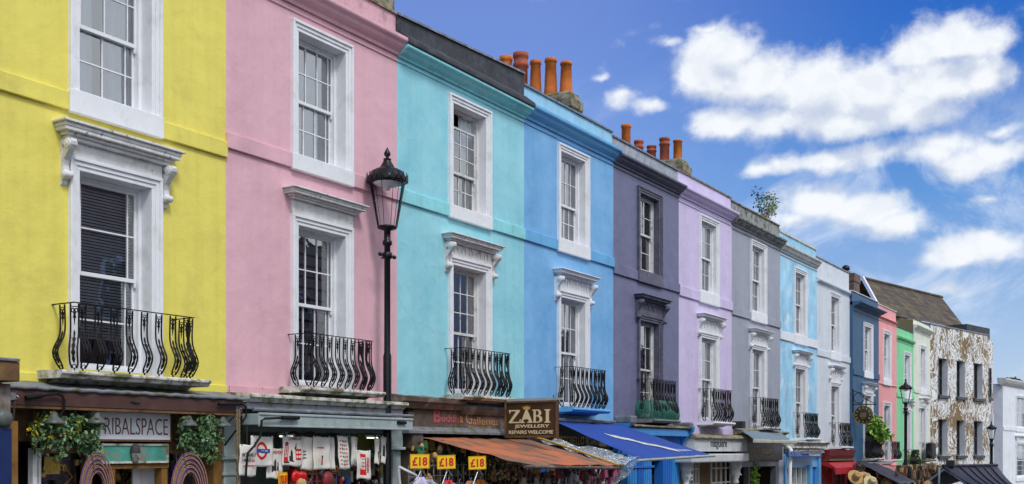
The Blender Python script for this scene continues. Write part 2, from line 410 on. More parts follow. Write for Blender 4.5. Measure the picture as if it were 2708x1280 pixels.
def make_baluster(h):
    mb = MB(); g = .044
    def P(t, x=0.0, o=0.0): return Vector((x, -rail_profile(t) - o, h * t))
    for sx in (-1, 1):
        mb.tube([P(t, sx * (g - (.030 * max(0, (.11 - t) / .11) ** 1.5))) for t in [.03 + .97 * i / 16 for i in range(17)]], .0108, 5)
    mb.tube([P(.055 + .032 * math.sin(a * .785), .021 * math.cos(a * .785)) for a in range(8)], .006, 4, closed=True)
    mb.obox(P(.012), (.007, 0, 0), (0, .007, 0), (0, 0, .02 * h))
    # leaf casting in the belly
    prev = None
    for i, (t, wd) in enumerate([(.11, .006), (.16, .020), (.20, .011), (.26, .024), (.30, .012), (.37, .022), (.41, .010), (.47, .021), (.50, .007), (.56, .012), (.60, .003)]):
        c = P(t)
        wd *= 1.0; cur = [c + Vector((-wd, -.006, 0)), c + Vector((wd, -.006, 0)), c + Vector((wd, .006, 0)), c + Vector((-wd, .006, 0))]
        if prev: mb.add(prev + cur, [(0, 1, 5, 4), (1, 2, 6, 5), (2, 3, 7, 6), (3, 0, 4, 7)])
        prev = cur
    for t in (.2, .34, .48):
        for sx in (-1, 1): mb.obox(P(t, sx * .040), (.010, 0, .004), (0, .006, 0), (-.002, 0, .006))
    # scrolled casting under the handrail
    for sx in (-1, 1):
        mb.tube([P(.90 + .030 * math.sin(a * .785), sx * .020 + .017 * math.cos(a * .785)) for a in range(8)], .008, 4, closed=True)
    mb.tube([P(.87), P(.68)], .017, 6, r2=.003)
    mb.obox(P(.80), (.018, 0, 0), (0, .007, 0), (0, 0, .010)); mb.obox(P(.955), (g, 0, 0), (0, .004, 0), (0, 0, .005))
    return mb
BAL = {}
def balcony(root, xc, hw, zs, zr, dep=.40, m=None, slabm='white_moss', slab_hw=None, n=8, slab_t=.09, apron=None, thin=False):
    sw = slab_hw or hw + .08; o = dep + .09
    s = MB()
    pr = [(.003, zs), (-o + .02, zs - .008), (-o, zs - .022), (-o, zs - .05), (-o + .03, zs - .066), (-o + .05, zs - slab_t), (-o * .5, zs - slab_t - .02), (-.1, zs - slab_t - .10), (.003, zs - slab_t - .10)]
    s.prof_x(pr[:6] + [(.003, zs - slab_t)], xc - sw, xc + sw)
    s.prof_x([(.003, zs - slab_t), (-o * .55, zs - slab_t), (-o * .35, zs - slab_t - .04), (.003, zs - slab_t - .05)], xc - sw + .12, xc + sw - .12)
    sl = s.build('balcony', M[slabm], root, local=True, bevel=.006)
    h = zr - zs - .012
    r = MB(); L = dep
    path = [(xc - hw, 0, zr), (xc - hw, -L, zr), (xc + hw, -L, zr), (xc + hw, 0, zr)]
    for a, b in zip(path, path[1:]):
        a, b = Vector(a), Vector(b); c = (a + b) / 2; d = (b - a) / 2
        wd = Vector((0, 0, 1)).cross(d).normalized() * .014
        r.obox(c, d + d.normalized() * .012, wd, (0, 0, .005))
    r.build('railing', M['iron'], sl, local=True)
    k = round(h, 3)
    if k not in BAL:
        b0 = make_baluster(h).build('baluster', M['iron'], sl, local=True); BAL[k] = b0; first = True
    else: first = False; b0 = BAL[k]
    def put(loc, rz):
        nonlocal first
        if first: b0.location = loc; b0.rotation_euler = (0, 0, rz); first = False
        else: dup_child(b0, sl, loc, rz)
    for i in range(n):
        x = xc - hw + .11 + (2 * hw - .22) * i / (n - 1); put((x, -L, zs), 0)
    for sy in (-.14, ):
        put((xc - hw, sy - .04, zs), -math.pi / 2); put((xc + hw, sy - .04, zs), math.pi / 2)
    put((xc + hw, -L + .06, zs), math.pi / 2)
    put((xc - hw + .01, -L + .01, zs), -math.pi / 4)
    return sl
HOUSES = {}
def house(p):
    w = p['w']; m = p['m']; xc, hw = p['xc'], p.get('hw', .525)
    root = thing('terraced_house', p['label'], 'house', (p['x0'], p.get('y', 0), 0), p.get('rz', 0), 'painted terraced houses in the row')
    HOUSES[p['key']] = root; DEPTH[0] = {'Y': .18, 'P': .18, 'T': .16, 'B': .14, 'D': .13}.get(p['key'], .09)
    z0, zp = p['zwb'], p['zp']; l, u2 = p['low'], p['upp']
    wall_mesh(w, z0, p['zc'][0] + .05, [(xc - hw, xc + hw, l[0], l[1]), (xc - hw, xc + hw, u2[0], u2[1])]).build('wall', m['wall'], root, local=True)
    zb, zt = p['string']
    if zt > zb:
        for a_, b_ in ((0, xc - hw - .16), (xc + hw + .16, w)): MB().box(a_, b_, -.045, .002, zb, zt).build('string_course', m.get('string', m['wall']), root, local=True, bevel=.01)
    # frieze line, cornice, parapet
    zf = p.get('frieze')
    if zf: MB().box(0, w, -.022, .002, zf, zf + .035).build('frieze_moulding', m.get('cornice', m['wall']), root, local=True, bevel=.006)
    zc0, zc1 = p['zc']; cd = p.get('cd', .24); hh = zc1 - zc0
    lo_, hi_ = p.get('cl', 0), w + p.get('cr', 0)
    pr = [(.01, zc0), (-.04, zc0), (-.055, zc0 + hh * .18), (-.11, zc0 + hh * .30), (-cd * .62, zc0 + hh * .42), (-cd * .72, zc0 + hh * .62), (-cd * .95, zc0 + hh * .70), (-cd, zc0 + hh * .78), (-cd, zc0 + hh * .97), (-cd + .02, zc1), (.01, zc1 + .015)]
    MB().prof_x(pr, lo_, hi_).build('cornice', m.get('cornice', m['wall']), root, local=True)
    tp = p.get('ctop')
    if tp: MB().box(lo_ - .002, hi_ + .002, -cd - .015, .0, zc1 + .004, zc1 + .03).build('cornice_flashing', M[tp], root, local=True, bevel=.006)
    zpr = p.get('zp_r', zp); yb = p.get('py', .03)
    q = MB(); q.add([(0, yb, zc1), (w, yb, zc1), (w, yb + .26, zc1), (0, yb + .26, zc1), (0, yb, zp), (w, yb, zpr), (w, yb + .26, zpr), (0, yb + .26, zp)],
                    [(0, 1, 5, 4), (1, 2, 6, 5), (2, 3, 7, 6), (3, 0, 4, 7), (4, 5, 6, 7)])
    q.build('parapet', m.get('parapet', m['wall']), root, local=True)
    q = MB(); c0, c1 = -.02 + .02, w
    cp = p.get('coping', .04)
    segs = 6
    for i in range(segs):
        xa, xb = w * i / segs + (.004 if i else 0), w * (i + 1) / segs; za = zp + (zpr - zp) * xa / w; zz = zp + (zpr - zp) * xb / w; j = random.uniform(-.006, .006)
        q.add([(xa, yb - .035 + j, za + .002), (xb, yb - .035 + j, zz + .002), (xb, yb + .3, zz + .002), (xa, yb + .3, za + .002), (xa, yb - .035 + j, za + cp), (xb, yb - .035 + j, zz + cp), (xb, yb + .3, zz + cp + .01), (xa, yb + .3, za + cp + .01)],
              [(0, 3, 2, 1), (4, 5, 6, 7), (0, 1, 5, 4), (1, 2, 6, 5), (2, 3, 7, 6), (3, 0, 4, 7)])
    q.build('coping', M[p.get('copm', 'lead')], root, local=True)
    MB().add([(0, .3, zc1 - .2), (w, .3, zc1 - .2), (w, 7, zc1 + .1), (0, 7, zc1 + .1)], [(0, 1, 2, 3)]).build('roof', M['slate'], root, local=True)
    # windows
    sash_window(root, xc, u2[0], u2[1], hw, m, sill=(zb - .02, u2[0] - .015) if zt > zb else (u2[0] - .2, u2[0] - .015), arch_bottom=u2[0] - .015, **p.get('wu', {}))
    sash_window(root, xc, l[0], l[1], hw, m, arch_bottom=p['zs'] + .002, hood=p.get('hood'), bracket=p.get('bracket'), **p.get('wl', {}))
    if p.get('bal'): balcony(root, xc, zs=p['zs'], **p['bal'])
    return root
def plain_(n, c): return surf(n, c, .6, .05, 6, bump=0)
# ---------------------------------------------------------------- the houses
M['yellow'] = stucco('yellow_stucco', (234, 220, 104), 1.0, dirt=(.50, .45, .10), da=.45, streak=.2)
M['pink'] = stucco('pink_stucco', (226, 178, 189), 1.0)
M['teal'] = stucco('turquoise_stucco', (140, 214, 230), 1.0, alt=(.36, .74, .82), var=.12, dirt=(.42, .68, .7), da=.4)
M['blue'] = stucco('blue_stucco', (108, 176, 230), 1.0, alt=(.25, .52, .84), var=.14, dirt=(.2, .46, .8), da=.5, ds=3)
M['plum'] = stucco('slate_purple_stucco', (114, 115, 146), 1.0, chip=.25, chipcol=(.1, .1, .13), bump=.5, bs=25)
M['lilac'] = stucco('lilac_stucco', (212, 198, 232), 1.0)
M['grey'] = stucco('grey_stucco', (160, 164, 178), 1.0, dirt=(.16, .15, .15), da=.25)
M['skyb'] = surf('clouded_blue_stucco', (.34, .65, .90), .6, .25, 1.1, dirt=(.72, .84, .92), da=1, ds=1.9, streak=.05, bump=.2)
M['whitew'] = stucco('white_stucco', (214, 220, 228), 1.0)
M['navy'] = stucco('navy_stucco', (52, 92, 126), 1.0)
M['coral'] = stucco('salmon_stucco', (240, 162, 162), 1.0)
M['green'] = stucco('mint_green_stucco', (128, 216, 158), 1.0)
M['cream'] = stucco('cream_stucco', (226, 229, 214), 1.0)
M['olive'] = stucco('olive_render', (126, 116, 78), .9)
M['teal_trim'] = stucco('turquoise_trim', (146, 220, 228), 1.0, dirt=(.2, .32, .3), da=.5, ds=3, streak=.3)
M['blue_trim'] = stucco('blue_trim', (104, 176, 226), 1.0, dirt=(.1, .2, .3), da=.4, ds=3)
M['bluepar'] = stucco('pale_blue_parapet', (150, 202, 228), 1.0, streak=.35, dirt=(.2, .22, .2), da=.4, ds=4)
M['tar'] = surf('tarred_render', (.045, .048, .058), .75, .4, 3, dirt=(.12, .13, .15), da=.6, ds=4, streak=.5, bump=.6, bs=25)
M['plum_trim'] = surf('flaking_purple_trim', (.10, .10, .15), .6, .25, 5, dirt=(.25, .25, .28), da=.4, ds=6, chip=.7, chipcol=(.05, .05, .06), bump=.5, bs=25)
M['greypar'] = surf('stained_grey_parapet', (.36, .40, .46), .7, .2, 3, streak=.5, dirt=(.1, .1, .1), da=.5, ds=5, bump=.3)
M['blackstain'] = surf('black_stained_parapet', (.33, .34, .35), .8, .4, 3, streak=.95, dirt=(.05, .05, .05), da=.95, ds=3, bump=.4, moss=.1)
M['whitepar'] = surf('lichened_white_parapet', (.62, .62, .60), .7, .15, 4, dirt=(.25, .23, .17), da=.8, ds=7, streak=.4, bump=.3)
M['pink_par'] = stucco('pink_parapet', (214, 168, 178), 1.0, dirt=(.25, .16, .1), da=.6, ds=5, streak=.5)
BX = [6.83, 10.68, 14.47, 18.52, 22.41, 26.11, 29.85, 34.09, 38.02, 42.23, 46.17, 49.8, 53.16, 56.84]
def HS(i, key, label, wall, **k):
    m = dict(wall=M[wall], trim=M['white']); m.update({a: M[b] for a, b in k.pop('mats', {}).items()})
    xc = k.pop('xcw') - BX[i]
    p = dict(key=key, label=label, x0=BX[i], w=BX[i + 1] - BX[i], m=m, xc=xc, zwb=3.2, zs=3.32, string=(6.56, 6.78), low=(3.37, 5.74), upp=(6.80, 8.62), zc=(8.98, 9.24), zp=9.67, frieze=8.88,
             hood=(6.24, .15, .88), bracket=(6.08, 5.56), bal=dict(hw=.76, zr=4.10, m=m), hw=.53)
    p.update(k); return house(p)
def wc(a, b): return (U(a) + U(b)) / 2
HS(0, 'Y', 'yellow stuccoed house with grand white window hood and ornate black balcony', 'yellow', xcw=8.87, mats=dict(hood='white_old'), hood=(6.26, .20, .90), bracket=(6.05, 5.52),
  string=(6.42, 6.64), upp=(6.70, 8.62), bal=dict(hw=.88, zr=4.10, n=8, slab_hw=1.10, slab_t=.10), wu=dict(cols=(.11, .5, .89), lo_cols=(.11, .5, .89), split=.45, blind='halves'), wl=dict(cols=(.11, .89), split=.5, blind='slats'))
HS(1, 'P', 'dusty pink house behind the near street lamp, tan stained window cornice', 'pink', xcw=12.62, mats=dict(cornice='pink', parapet='pink_par', hood='white_old'), hood=(6.25, .15, .86), bracket=None,
  bal=dict(hw=.72, zr=4.10, n=8, slab_hw=.95), cr=.0, wu=dict(cols=(.07, .36, .65, .93), split=.48, blind='net'), wl=dict(cols=(.07, .36, .65, .93), split=.52, blind='roman'), copm='stone_moss2')
HS(2, 'T', 'turquoise house with thick black tarred parapet and weathered window', 'teal', xcw=16.6, mats=dict(cornice='teal_trim', parapet='tar', string='teal_trim', hood='white_old', sash='white_old'), zc=(8.96, 9.14), zp=9.66, zp_r=9.84, ctop='tar', py=.0, copm='lead',
  zs=3.38, low=(3.43, 5.72), bal=dict(hw=.76, zr=4.20, n=8), wl=dict(cols=(.25, .5, .75), up=3, lo=2, split=.48, dent=5), wu=dict(cols=(.25, .5, .75), up=3, lo=2, split=.36, open_top=.26, blind='side'), zwb=3.1)
HS(3, 'B', 'bright blue house with pale parapet beside the turquoise one', 'blue', xcw=20.50, mats=dict(cornice='blue_trim', parapet='bluepar', string='blue_trim'), zp=9.64,
  zs=3.28, low=(3.33, 5.60), upp=(6.84, 8.66), hood=(6.16, .14, .86), bracket=(6.0, 5.5), bal=dict(hw=.76, zr=4.12, n=8, slabm='blue_trim'), zwb=3.0, wl=dict(cols=(.25, .5, .75), dent=5, split=.5, blind='side'), wu=dict(cols=(.25, .5, .75), up=2, lo=2, split=.42, blind='net'))
HS(4, 'D', 'slate purple house with dark painted trim and flaking cornice', 'plum', xcw=24.33, mats=dict(trim='plum_trim', cornice='plum_trim', parapet='greypar', sash='white_old', hood='plum_trim'), zp=9.56,
  string=(6.43, 6.66), zs=3.14, low=(3.19, 5.50), upp=(6.72, 8.55), frieze=8.86, zc=(8.95, 9.16), hood=(6.10, .13, .86), bracket=(5.97, 5.45), bal=dict(hw=.70, zr=4.08, n=8, slabm='lead_moss'), zwb=2.98, wl=dict(cols=(.33, .67), dent=5), wu=dict(cols=(.5,), split=.5))
HS(5, 'L', 'lilac house with plain white first floor balcony slab', 'lilac', xcw=28.10, zp=9.58, string=(6.37, 6.63), zs=3.16, low=(3.21, 5.42), upp=(6.68, 8.56), frieze=8.79, zc=(8.92, 9.15), copm='stone_moss2',
  hood=(6.04, .13, .84), bracket=(5.9, 5.42), bal=dict(hw=.70, zr=4.03, n=8, slabm='white'), zwb=2.86, wl=dict(cols=(.33, .67), dent=5, blind='slats'), wu=dict(cols=(.33, .67), blind='net'))
HS(6, 'G', 'mid grey house whose sooty parapet has a shrub sprouting from it', 'grey', xcw=wc(1981, 2025.7), mats=dict(parapet='blackstain', cornice='blackstain'), zp=9.52, string=(6.27, 6.49), zs=3.09, low=(3.14, 5.42), upp=(6.55, 8.52), frieze=8.72, zc=(8.84, 9.06), copm='stone_moss2',
  hood=(6.01, .13, .84), bracket=(5.87, 5.38), bal=dict(hw=.74, zr=3.95, n=8), zwb=2.95, wl=dict(cols=(.33, .67), dent=5, blind='side', cloth=None) if False else dict(cols=(.33, .67), dent=5, blind='side'), wu=dict(cols=(.33, .67), blind='halves'))
HS(7, 'S', 'pale blue house with cloudy mottled paintwork', 'skyb', xcw=wc(2094.6, 2135), mats=dict(parapet='bluepar', cornice='whitepar', string='white'), zp=9.36, string=(5.93, 6.2), zs=2.80, low=(2.85, 5.10), upp=(6.24, 8.28), frieze=8.62, zc=(8.72, 8.98), copm='whitepar', coping=.08,
  hood=(5.68, .12, .84), bracket=(5.55, 5.1), bal=dict(hw=.72, zr=3.62, n=8, slabm='white'), zwb=2.55, wl=dict(cols=(.33, .67), blind='side'), wu=dict(cols=(.33, .67), up=2, lo=2, blind='halves'), cd=.2)
HS(8, 'W', 'plain white house between the mottled blue and the navy ones', 'whitew', xcw=wc(2192.5, 2221), zp=9.13, string=(5.70, 5.92), zs=2.53, low=(2.58, 4.72), upp=(5.98, 7.97), frieze=None, zc=(8.28, 8.42), cd=.06,
  hood=(5.45, .11, .80), bracket=(5.33, 4.9), bal=dict(hw=.70, zr=3.38, n=7, slabm='white'), zwb=2.3, wl=dict(cols=(.5,), dent=4, blind='side'), wu=dict(cols=(.5,), blind='side'))
HS(9, 'N', 'navy blue house with brick chimney and clock sign', 'navy', xcw=wc(2273, 2298.5), y=-.12, zp=8.45, string=(5.27, 5.50), zs=2.08, low=(2.14, 4.55), upp=(5.5, 7.28), frieze=7.72, zc=(7.86, 8.06), cd=.34, hood=(5.05, .12, .80), bracket=(4.9, 4.5),
  bal=dict(hw=.72, zr=2.80, n=7), zwb=1.9, wl=dict(cols=(.5,)), wu=dict(cols=(.5,), blind='side'), copm='whitepar')
HS(10, 'C', 'salmon pink house next to the navy one', 'coral', xcw=wc(2332.8, 2354.7), zp=8.45, string=(5.16, 5.2), zs=2.0, low=(2.05, 4.28), upp=(5.42, 7.32), frieze=7.8, zc=(7.92, 8.0), cd=.05, hood=None, bracket=None,
  bal=dict(hw=.72, zr=2.75, n=7, slabm='white'), zwb=1.75, wl=dict(cols=(.5,), blind='side'), wu=dict(cols=(.5,), blind='side'), copm='whitepar')
HS(11, 'M', 'lower mint green house behind the middle street lamp', 'green', xcw=wc(2389, 2406.6), zp=7.84, string=(4.74, 4.94), zs=1.74, low=(1.78, 4.1), upp=(5.0, 6.70), frieze=7.2, zc=(7.3, 7.44), cd=.1, hood=(4.62, .1, .78), bracket=(4.5, 4.1),
  bal=dict(hw=.7, zr=2.42, n=7), zwb=1.6, wl=dict(cols=(.5,)), wu=dict(cols=(.5,), blind='side'), copm='slate')
HS(12, 'R', 'narrow cream house against the mural building', 'cream', xcw=wc(2432.8, 2446), zp=8.52, string=(5.08, 5.3), zs=1.95, low=(2.0, 4.4), upp=(5.34, 7.26), frieze=7.95, zc=(8.04, 8.24), cd=.22, hood=(4.88, .12, .78), bracket=(4.75, 4.3),
  bal=dict(hw=.7, zr=2.75, n=7, slabm='stone_moss2'), zwb=1.75, wl=dict(cols=(.5,)), wu=dict(cols=(.5,)), copm='slate')
MB().add([(-.006, .02, 7.3), (-.006, 7, 7.3), (-.006, 7, 8.5), (-.006, .02, 8.5)], [(0, 1, 2, 3)]).build('side_wall', M['olive'], HOUSES['R'], local=True)
M['crack'] = plain_('crack_filler', lin((176, 226, 234)))
# teal: old crack repairs
for pts in ([(0.12, 5.9), (.5, 5.8), (.8, 5.6), (1.2, 5.62), (1.35, 5.5)], [(.1, 4.86), (.35, 4.7), (.6, 4.5), (.8, 4.58), (1.1, 4.45), (1.4, 4.52)], [(2.75, 7.62), (3.1, 7.66)], [(3.3, 7.4), (3.28, 6.9)], [(3.0, 5.3), (3.4, 5.1), (3.9, 5.15)], [(3.2, 4.5), (3.6, 4.62), (4.0, 4.5)]):
    mb = MB(); q = []
    for (x0_, z0_), (x1_, z1_) in zip(pts, pts[1:]):
        for i in range(6):
            t = i / 6; q.append((x0_ + (x1_ - x0_) * t, -.001, z0_ + (z1_ - z0_) * t + random.uniform(-.02, .02)))
    [mb.add([a, b, b + Vector((0, 0, .009)), a + Vector((0, 0, .009))], [(0, 1, 2, 3)]) for a, b in zip([Vector((v[0], -.003, v[2])) for v in q], [Vector((v[0], -.003, v[2])) for v in q[1:]])]; mb.build('filled_crack', M['crack'], HOUSES['T'], local=True)
# white jamb end of lilac cornice and drainage: weathered return
# ---------------------------------------------------------------- chimneys
def stack(key, u, y0, n, sp, ztop, zpots, wid=.5, base_mat='stone_moss2', pots=None, r=.125, zb=None, rough=True):
    root = HOUSES[key]; mb = MB()
    L = sp * (n - 1) + .5
    zb = zb or ztop - 1.6
    def f(x, y, z):
        k = noise.noise(Vector((x * 2.3, y * 2.3, z * 2.3))) * .05 if rough else 0
        return Vector((x + k, y + k, z + k * 1.2))
    # battered stack with flaunched top
    N = 9; rings = [(zb, wid / 2), (ztop - .5, wid / 2), (ztop - .42, wid / 2 + .05), (ztop - .22, wid / 2 + .05), (ztop - .2, wid / 2), (ztop - .06, wid / 2 - .03), (ztop, wid / 2 - .12)]
    vs = []
    for z, hw in rings:
        e = hw - wid / 2
        loop = []
        for i in range(N + 1): loop.append((u - hw, y0 - e + (L + 2 * e) * i / N))
        for i in range(1, 4): loop.append((u - hw + 2 * hw * i / 4, y0 + L + e))
        for i in range(N + 1): loop.append((u + hw, y0 + L + e - (L + 2 * e) * i / N))
        for i in range(1, 4): loop.append((u + hw - 2 * hw * i / 4, y0 - e))
        vs += [f(x, y, z) for x, y in loop]
    k = len(loop); fs = [(i * k + j, i * k + (j + 1) % k, (i + 1) * k + (j + 1) % k, (i + 1) * k + j) for i in range(len(rings) - 1) for j in range(k)]
    mb.add(vs, fs); mb.add(vs[-k:], [tuple(range(k))])
    st = mb.build('chimney_stack', M[base_mat], root)
    for i in range(n):
        zt, mt, rr, style = pots[i]
        y = y0 + .25 + sp * i; h = zt - ztop + .12; z0 = ztop - .12
        if style == 'b': pr = [(rr, 0), (rr, h * .72), (rr * 1.16, h * .74), (rr * 1.16, h * .80), (rr, h * .82), (rr, h * .90), (rr * 1.14, h * .92), (rr * 1.14, h), (rr * .8, h), (rr * .8, h - .3)]
        elif style == 'c': pr = [(rr, 0), (rr * .96, h * .93), (rr * 1.1, h * .94), (rr * 1.1, h), (rr * .8, h), (rr * .8, h - .3)]
        else: pr = [(rr * 1.15, 0), (rr * 1.0, h * .3), (rr * .84, h * .90), (rr * .98, h * .91), (rr * .98, h * .96), (rr * .9, h), (rr * .72, h), (rr * .7, h - .3)]
        MB().lathe(pr, (u, y, z0), 18).build('chimney_pot', M[mt], st)
    return st
stack('B', 22.35, .95, 5, .415, 10.75, None, pots=[(11.46, 'terracotta', .145, 't'), (11.62, 'terracotta', .15, 't'), (11.65, 'terracotta', .14, 't'), (11.9, 'terracotta_red', .165, 'b'), (11.9, 'terracotta', .14, 'b')])
stack('L', 29.82, 1.4, 5, .42, 10.92, None, pots=[(11.48, 'terracotta', .13, 'c'), (11.61, 'terracotta_red', .14, 'b'), (11.44, 'terracotta_red', .13, 'b'), (11.66, 'terracotta_red', .13, 'b'), (12.2, 'terracotta', .14, 'c')], wid=.55)
stack('P', 14.3, .2, 1, .4, 10.6, None, pots=[(11.2, 'terracotta', .13, 'c')], wid=.7, zb=9.2)

MB().prof_x([(.0, 9.16), (-.262, 9.15), (-.268, 9.17), (-.262, 9.23), (-.05, 9.40), (-.01, 9.40)], -.003, BX[3] - BX[2] + .003).build('tarred_skirt', M['tar'], HOUSES['T'], local=True)
mb = MB(); mb.box(.05, 1.0, -.03, .002, 3.19, 3.30); mb.build('plaster_base', stucco('peeled_pink', (214, 166, 176), 1.0, chip=.6, chipcol=(.42, .25, .24), bump=.7, bs=14), HOUSES['P'], local=True, bevel=.012)
# ---------------------------------------------------------------- px helpers: measured on the photo, each at its own real distance d in front of the facade
def pbox(mb, xa, xb, yt, yb, d, back, at=None, mi=0):
    """box whose front face (at distance d from the wall) covers xa..xb, yt..yb measured at px 'at' """
    a = at if at is not None else xa
    mb.box(U(xa, d), U(xb, d), -d, -back, Z(a, yb, d), Z(a, yt, d), mi); return mb
def pquad(mb, pts, mi=0, nu=1, nv=1, sag=0.0, jit=0.0):
    """pts: four (px, py, d) corners, TL TR BR BL, subdivided"""
    q = [W(*p) for p in pts]
    def fn(u, v):
        p = (q[0] * (1 - u) + q[1] * u) * (1 - v) + (q[3] * (1 - u) + q[2] * u) * v
        p = p.copy(); p.z -= sag * 4 * v * (1 - v)
        if jit: p += Vector((0, noise.noise(p * 4) * jit * .4, noise.noise(p * 3.1 + Vector((5, 2, 1))) * jit))
        return p
    return mb.sheet(fn, nu, nv, mi)
SAY = {}
# ---- ground
g = MB()
prof = [(-60, 0), (8, 0), (20, -.25), (34, -.8), (60, -1.7), (140, -2.2), (600, -2.4)]
rows = [(-200, 0), (-14.0, 0), (-13.99, 0)]
for (xa, za), (xb, zb) in zip(prof, prof[1:]):
    g.add([(xa, -400, za), (xb, -400, zb), (xb, 500, zb), (xa, 500, za)], [(0, 1, 2, 3)])
M['asphalt'] = surf('asphalt', (.055, .055, .057), .85, .3, 3, bump=.3, bs=60, dirt=(.09, .09, .09), da=.5)
M['paving'] = surf('paving', (.22, .21, .19), .85, .2, 2, bump=.2, bs=30)
struct(g.build('road', M['asphalt'], loc=(0, 0, 0)))
p_ = MB()
for (xa, za), (xb, zb) in zip(prof[:-2], prof[1:-1]):
    for y0_, y1_ in ((-3.0, .4), (-16.5, -13.5)):
        p_.add([(xa, y0_, za + .12), (xb, y0_, zb + .12), (xb, y1_, zb + .12), (xa, y1_, za + .12)], [(0, 1, 2, 3)])
    p_.add([(xa, -3.0, za + .12), (xb, -3.0, zb + .12), (xb, -3.0, zb), (xa, -3.0, za)], [(0, 1, 2, 3)])
    p_.add([(xa, -13.5, za + .12), (xb, -13.5, zb + .12), (xb, -13.5, zb), (xa, -13.5, za)], [(0, 1, 2, 3)])
struct(p_.build('pavement', M['paving'], loc=(0, 0, 0)))
# ---- street lamps
def lamp(base, h_ring, R, label, kind=0, pole=.055, zg=0.0, thick_from=None):
    """h_ring: height of the lantern's widest ring above the ground; R its radius"""
    root = thing('street_lamp', label, 'street lamp', base, 0, 'street lamps')
    k = R / .31; zr = h_ring; zb = zr - .78 * k
    m = MB(); m.lathe([(.13, 0), (.13, .5), (.10, .55), (.085, 1.1), (.075, 1.15), (pole * 1.12, 1.3), (pole * 1.12, (thick_from or 3.2)), (pole * .86, (thick_from or 3.2) + .06), (pole * .82, zb - .28), (pole * 1.3, zb - .25), (pole * 1.3, zb - .20), (pole * .9, zb - .18), (pole * .9, zb - .03), (.15 * k, zb), (.165 * k, zb + .03), (.12 * k, zb + .045)], seg=18)
    m.build('post', M['gloss_black'], root, local=True)
    b = MB(); zl = zb - .43 * k
    b.tube([(-.17, 0, zl), (.17, 0, zl)], .014, 8); b.lathe([(.07, zl - .05), (.085, zl - .02), (.085, zl + .03), (.07, zl + .05)], seg=12)
    for s in (-1, 1): b.lathe([(.001, -.03), (.03, -.02), (.035, 0), (.03, .02), (.001, .03)], (s * .18, 0, zl), 10, axis='x')
    b.tube([(0, -.12, zl - .03), (0, .12, zl - .03)], .012, 6)
    b.build('ladder_bar', M['gloss_black'], root, local=True)
    c = MB()
    c.lathe([(R * .98, zr - .04 * k), (R * 1.02, zr - .03 * k), (R * 1.02, zr + .03 * k), (R * .95, zr + .05 * k), (R * .86, zr + .12 * k), (R * .62, zr + .165 * k), (R * .42, zr + .18 * k), (R * .37, zr + .21 * k), (R * .22, zr + .29 * k), (R * .18, zr + .33 * k), (R * .22, zr + .335 * k), (R * .10, zr + .35 * k), (.07 * R, zr + .36 * k), (R * .17, zr + .40 * k), (R * .17, zr + .43 * k), (R * .05, zr + .50 * k), (.001, zr + .53 * k)], seg=24)
    n = 20 if kind == 0 else 12
    for i in range(n):       # cresting round the ring
        w = 2 * math.pi * i / n; cx, cy = R * 1.04 * math.cos(w), R * 1.04 * math.sin(w); tx, ty = -math.sin(w), math.cos(w)
        c.poly([(cx + tx * a * R * .13, cy + ty * a * R * .13, zr + z_ * k) for a, z_ in ((-1, -.03), (1, -.03), (.85, .03), (.25, .035), (0, .095), (-.25, .035), (-.85, .03))], .012, (math.cos(w), math.sin(w), 0))
    c.build('lantern_cap', M['gloss_black'], root, local=True)
    gl = MB(); gl.lathe([(R * .50, zb + .045), (R * .92, zr - .04 * k)], seg=24 if kind == 0 else 4 * 4)
    gl.build('lantern_glass', M['lamp_glass'], root, local=True)
    r = MB()
    for i in range(6):
        w = math.pi * 2 * i / 6 + .35
        r.tube([(R * .51 * math.cos(w), R * .51 * math.sin(w), zb + .03), (R * .93 * math.cos(w), R * .93 * math.sin(w), zr - .03 * k)], .0048, 5)
    r.build('lantern_frame', M['gloss_black'], root, local=True)
    u = MB(); u.lathe([(R * .001, zr - .05 * k), (R * .75, zr - .05 * k), (R * .55, zr - .09 * k), (R * .16, zr - .12 * k), (R * .14, zr - .16 * k), (.001, zr - .16 * k)], seg=18)
    u.build('reflector', M['white'], root, local=True)
    return root
lp = W(1019, 1190, .30)
lamp((lp.x, -.34, 0), 6.72, .31, 'black street lamp with round crowned lantern in front of the pink house', 0, .06, thick_from=3.9)
# middle and far lamp
def at_depth(px, zd):
    r = ray(px, H); k = zd; return CAM + r * k
a = at_depth(2395, 46.0); lamp((a.x, a.y, -1.25), 2.4 + (1190 - 1027) / 2900 * 46 + 1.25, .25, 'black street lamp standing in front of the mint green house', 1, .075)
a = at_depth(2622, 50.0); lamp((a.x, a.y, -1.4), 2.4 + (1190 - 1133) / 2900 * 50 + 1.4, .20, 'farthest street lamp, in front of the white and brown mural', 1, .075)
